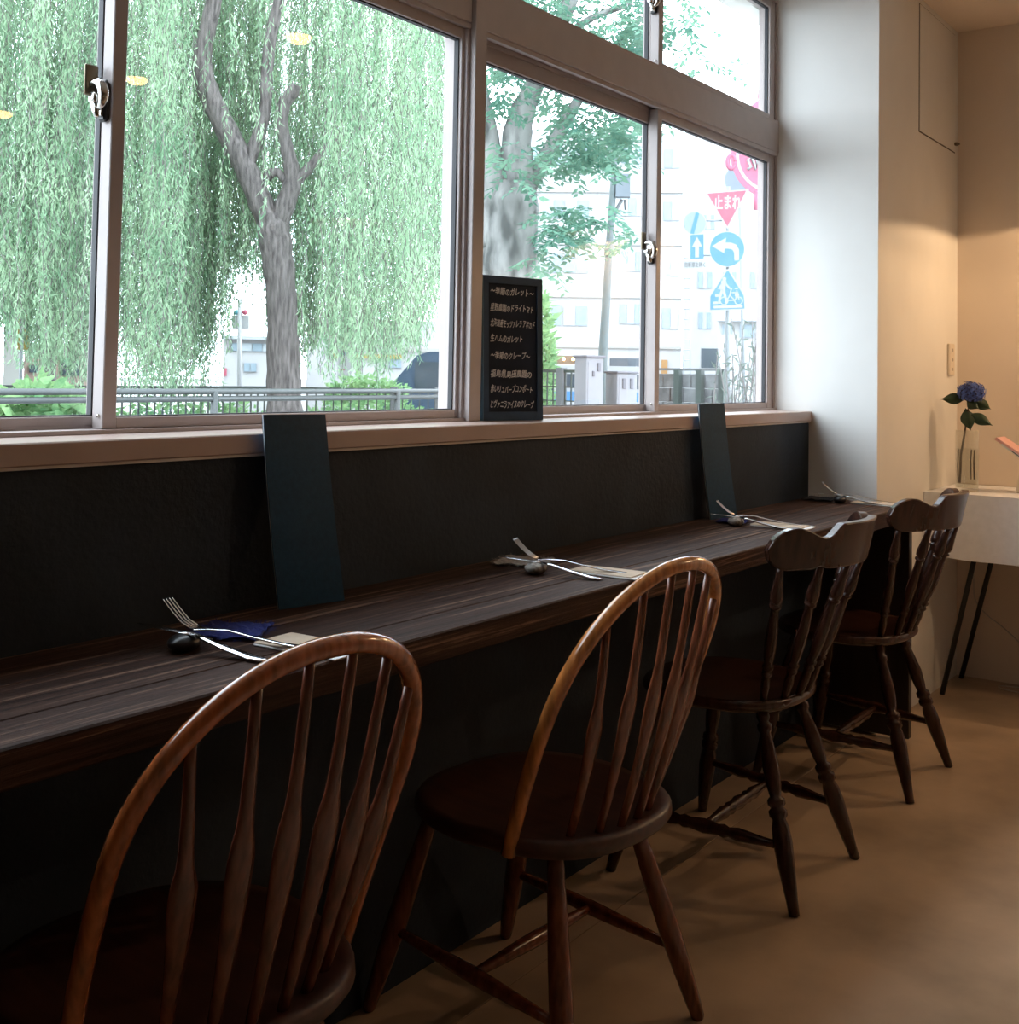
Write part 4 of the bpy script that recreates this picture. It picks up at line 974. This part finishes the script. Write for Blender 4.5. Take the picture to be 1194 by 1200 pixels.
one('squiggle', M['signwhite'], lambda m: m.tube([q2(u, v, .06) for u, v in ((876, 199), (880, 196), (876, 188), (881, 185), (886, 199), (887, 189), (892, 186), (895, 198), (902, 190))], .035, 6), p)
one('top_lobe', M['pinksign'], lambda m: (ellipsoid(m, q2(893, 133, .0), .28, .05, .32, az_), ellipsoid(m, q2(899, 112, .0), .22, .05, .3, az_)), t)
one('post', M['signback'], lambda m: m.tube([Vector((0, 0, 0))-SN*.1, q2(908, 200)-SN*.1], .06, 10), t)

# buildings
def facade(label, u0, u1, vtop, d, nm='apartment_building', wall='bwall', depth=8.0, vb=455):
    uc = (u0+u1)/2; b = at(uc, vb, d); t = thing(nm, label, 'building', (b.x, b.y, GZ), face_axes(uc)); pxs = d/FPX; hz = horizon(uc)
    W = (u1-u0)*pxs; H = (hz-vtop)*pxs+1.14-GZ
    one('wall', M[wall], lambda m: m.box(-W/2, W/2, 0, depth, 0, H), t)
    def box(name, mt, x0, x1, v0, v1, y0=-.06, y1=.02, parent=t):
        return one(name, M[mt], lambda m: m.box((x0-uc)*pxs, (x1-uc)*pxs, y0, y1, (hz-v1)*pxs+1.14-GZ, (hz-v0)*pxs+1.14-GZ), parent)
    return t, box
def win(box, x0, x1, v0, v1, n=2, cur=()):
    f = box('window', 'bframe', x0, x1, v0, v1, -.05)
    w = (x1-x0)/n
    for i in range(n): box('pane', 'bcurtain' if i in cur else 'bwin', x0+i*w+.5, x0+(i+1)*w-.5, v0+.6, v1-.6, -.08, -.05, f)
t, box = facade('white four-storey building with rows of blue-grey windows behind the zelkova', 560, 797, 150, 62)
for r, (va, vb_) in enumerate(((168, 190), (230, 252), (293, 317), (355, 379))):
    for x0, x1, n, cur in ((575, 625, 4, (1, 2)), (634, 657, 2, (0,)), (659, 687, 2, (0,) if r != 2 else ()), (724, 751, 3, (1,) if r != 1 else (0, 2)), (774, 793, 2, (1,))):
        win(box, x0, x1, va+(3 if x0 < 700 else 4 if x0 > 760 else 0), vb_+(3 if x0 < 700 else 5 if x0 > 760 else 0), n, cur)
for va in (222, 284, 346, 405): box('floor_band', 'bwall2', 560, 797, va, va+2.5, -.12)
box('shopfront', 'shop', 626, 700, 417, 448, -.05); box('shop_glass', 'carglass', 714, 751, 419, 446, -.06); box('shop_door', 'orange', 774, 781, 420, 446, -.07)
for i, u in enumerate((648, 660, 671, 688)): one('shop_bulb', M['bulb_spot'], lambda m: ellipsoid(m, ((u-678.5)*62/FPX, -.25, (horizon(678)-421)*62/FPX+1.14-GZ), .09, .09, .09), t)
box('awning', 'bwall', 630, 680, 427, 433, -.9)
t, box = facade('paler building with small windows behind the traffic signs', 800, 960, 120, 78)
for x0, x1, va, vb_ in ((817, 834, 318, 338), (818, 833, 366, 386), (846, 862, 318, 338), (822, 836, 250, 268), (878, 893, 318, 338)): win(box, x0, x1, va, vb_, 3, (1,))
box('shop_glass', 'carglass', 822, 842, 409, 432)
t, box = facade('low white annexe with a flat roof behind the crossing sign post', 842, 930, 376, 55, 'low_building', depth=5)
for x0, x1 in ((846, 849), (855, 858), (866, 884)): win(box, x0, x1, 380, 392 if x0 < 860 else 396, 1)
box('roof', 'bframe', 840, 932, 372, 377, -.5)
b = at(805, 470, 40); b.z = GZ
t = thing('ladder_tower', 'tall pale ladder frame standing left of the traffic signs', 'ladder', b); o_ = Vector(b)
for u in (801, 809): one('upright', M['bframe'], lambda m: m.tube([Vector((at(u, 470, 40)-o_).xy.to_3d()), at(u, 296, 40)-o_], .03, 6), t)
for v_ in range(302, 440, 12): one('rung', M['bframe'], lambda m: m.tube([at(801, v_, 40)-o_, at(809, v_, 40)-o_], .02, 6), t)
t, box = facade('grey-beige corner building behind the yellow banner at the left', 4, 23, 330, 26, 'corner_building', 'bwall2', 4)
box('cornice', 'bframe', 3, 24, 388, 391, -.15); win(box, 7, 20, 345, 372, 2)
t, box = facade('peach low building with a dark window beside the far willow trunk', 30, 100, 404, 30, 'low_building', 'peach', 4)
box('window', 'carglass', 36, 45, 428, 437); box('window', 'carglass', 70, 90, 420, 440)
b = at(24, 470, 18); b.z = GZ
t = thing('banner_stand', 'yellow vertical banner on a pale post at the left edge', 'banner', b); o_ = Vector(b)
one('post', M['signback'], lambda m: m.tube([Vector((0, 0, 0)), at(26.5, 366, 18)-o_], .03, 8), t)
SXb = Vector((math.cos(face_axes(26)), math.sin(face_axes(26)), 0)); SNb = Vector((SXb.y, -SXb.x, 0))
one('banner', M['yellow'], lambda m: m.obox(at(20, 410, 18)-o_+SNb*.04, SXb*.175, SNb*.01, ZV*.56), t)
t, box = facade('white house with a blue-grey window row behind the gap in the willow', 262, 322, 398, 34, 'white_house', depth=5)
win(box, 270, 318, 402, 412, 4, (1, 3)); win(box, 285, 300, 425, 436, 2); box('roof', 'bframe', 260, 324, 394, 398, -.3); box('red_panel', 'signred', 262, 266, 432, 441)
b = at(281, 480, 24); b.z = GZ
t = thing('street_lamp', 'white post with a box and green and red lamps in the willow gap', 'post', b); o_ = Vector(b)
one('post', M['signwhite'], lambda m: m.tube([Vector((0, 0, 0)), at(281, 350, 24)-o_], .05, 8), t)
one('box', M['signwhite'], lambda m: m.obox(at(272, 385, 24)-o_, RH*.34, FH*.2, ZV*.28), t)
one('green_lamp', M['aqua'], lambda m: ellipsoid(m, at(277, 366, 24)-o_, .06, .06, .06), t); one('red_lamp', M['signred'], lambda m: ellipsoid(m, at(287, 366, 24)-o_, .06, .06, .06), t)
b = at(403, 470, 21); b.z = GZ
t = thing('notice_board', 'tall white notice board with two aqua dots right of the willow trunk', 'board', b); o_ = Vector(b)
one('board', M['signwhite'], lambda m: m.obox(at(395, 444, 21)-o_, RH*.26, FH*.03, ZV*.86), t); one('post', M['signback'], lambda m: m.tube([Vector((0, 0, 0)), at(403, 440, 21)-o_+FH*.05], .04, 8), t)
for v_ in (403, 414): one('dot', M['aqua'], lambda m: m.obox(at(400, v_+2, 21)-o_-FH*.01, RH*.07, FH*.01, ZV*.07), t)
one('header', M['signblue'], lambda m: m.obox(at(395, 393, 21)-o_-FH*.01, RH*.26, FH*.008, ZV*.07), t); one('red_mark', M['signred'], lambda m: m.obox(at(396, 434, 21)-o_-FH*.01, RH*.12, FH*.008, ZV*.02), t)
t, box = facade('white shop with a yellow band behind the parked van', 360, 600, 376, 38, 'shop_building', depth=6)
box('yellow_band', 'yellow', 390, 470, 416, 421, -.1); box('pale_band', 'bwall2', 470, 600, 408, 412, -.08); win(box, 455, 470, 421, 432, 2)
b = at(421, 470, 20); b.z = GZ
t = thing('young_tree', 'slender young tree behind the bush right of the willow', 'tree', b); o_ = Vector(b)
one('trunk', M['bark'], lambda m: m.tube([Vector((0, 0, 0)), at(420, 436, 20)-o_, at(423, 412, 20)-o_, at(421, 380, 20)-o_], [.07, .05, .04, .02], 8), t)
g = np.random.default_rng(77); out = []
for _ in range(900):
    p = vec(at(421+g.normal()*13, 382+g.normal()*13, 20+g.normal()*.3))-vec(b); ld = g.normal(size=3); ld /= np.linalg.norm(ld); wv = np.cross(ld, g.normal(size=3)); wv /= np.linalg.norm(wv); l = .1; w = .035
    out.append([p, p+ld*l*.4+wv*w*.5, p+ld*l, p+ld*l*.4-wv*w*.5])
quads('foliage', np.array(out), M['willow'], t)
# vehicles
def van(label, u, d, mt, L, H, flip, band=None, heading=0.0):
    b = at(u, 450, d); t = thing('van', label, 'van', (b.x, b.y, GZ), face_axes(u, heading)); s_ = -1 if flip else 1
    side = [(-L/2, .28), (-L/2, .95), (-L/2+.25, 1.05), (-L/2+.75, H-.08), (-L/2+1.0, H), (L/2-.15, H), (L/2-.02, H-.15), (L/2, .28)]
    one('body', M[mt], lambda m: m.prism([(s_*x, z) for x, z in side], (0, 0, 0), (1, 0, 0), (0, 0, 1), (0, 1.65, 0)), t)
    for a, c in ((-L/2+.72, -L/2+1.35), (-L/2+1.42, L/2-1.2), (L/2-1.12, L/2-.2)):
        one('side_window', M['carglass'], lambda m: m.obox((min(s_*a, s_*c), -.012, 1.02), (abs(c-a), 0, 0), (0, .012, 0), (0, 0, H-1.22)), t)
    for x in (-L/2+.8, L/2-.75):
        w = one('wheel', M['tyre'], lambda m: m.tube([(s_*x, -.02, .31), (s_*x, .20, .31)], .31, 20), t); one('hub_cap', M['signback'], lambda m: m.tube([(s_*x, -.03, .31), (s_*x, -.015, .31)], .18, 16), w)
    if band: one('side_band', M[band], lambda m: m.obox((-L/2+.05, -.008, .72), (L-.1, 0, 0), (0, .008, 0), (0, 0, .22)), t)
    one('bumper', M['blackplastic'], lambda m: m.bbox(s_*(-L/2)-.06, s_*(-L/2)+.06, .05, 1.6, .28, .48, .02), t)
    return t
van('dark blue van parked behind the iron fence beside the left mullion', 546, 22, 'van', 3.4, 1.72, False)
van('white van with a blue band passing behind the mesh fence', 668, 27, 'signwhite', 4.2, 1.55, False, 'signblue')
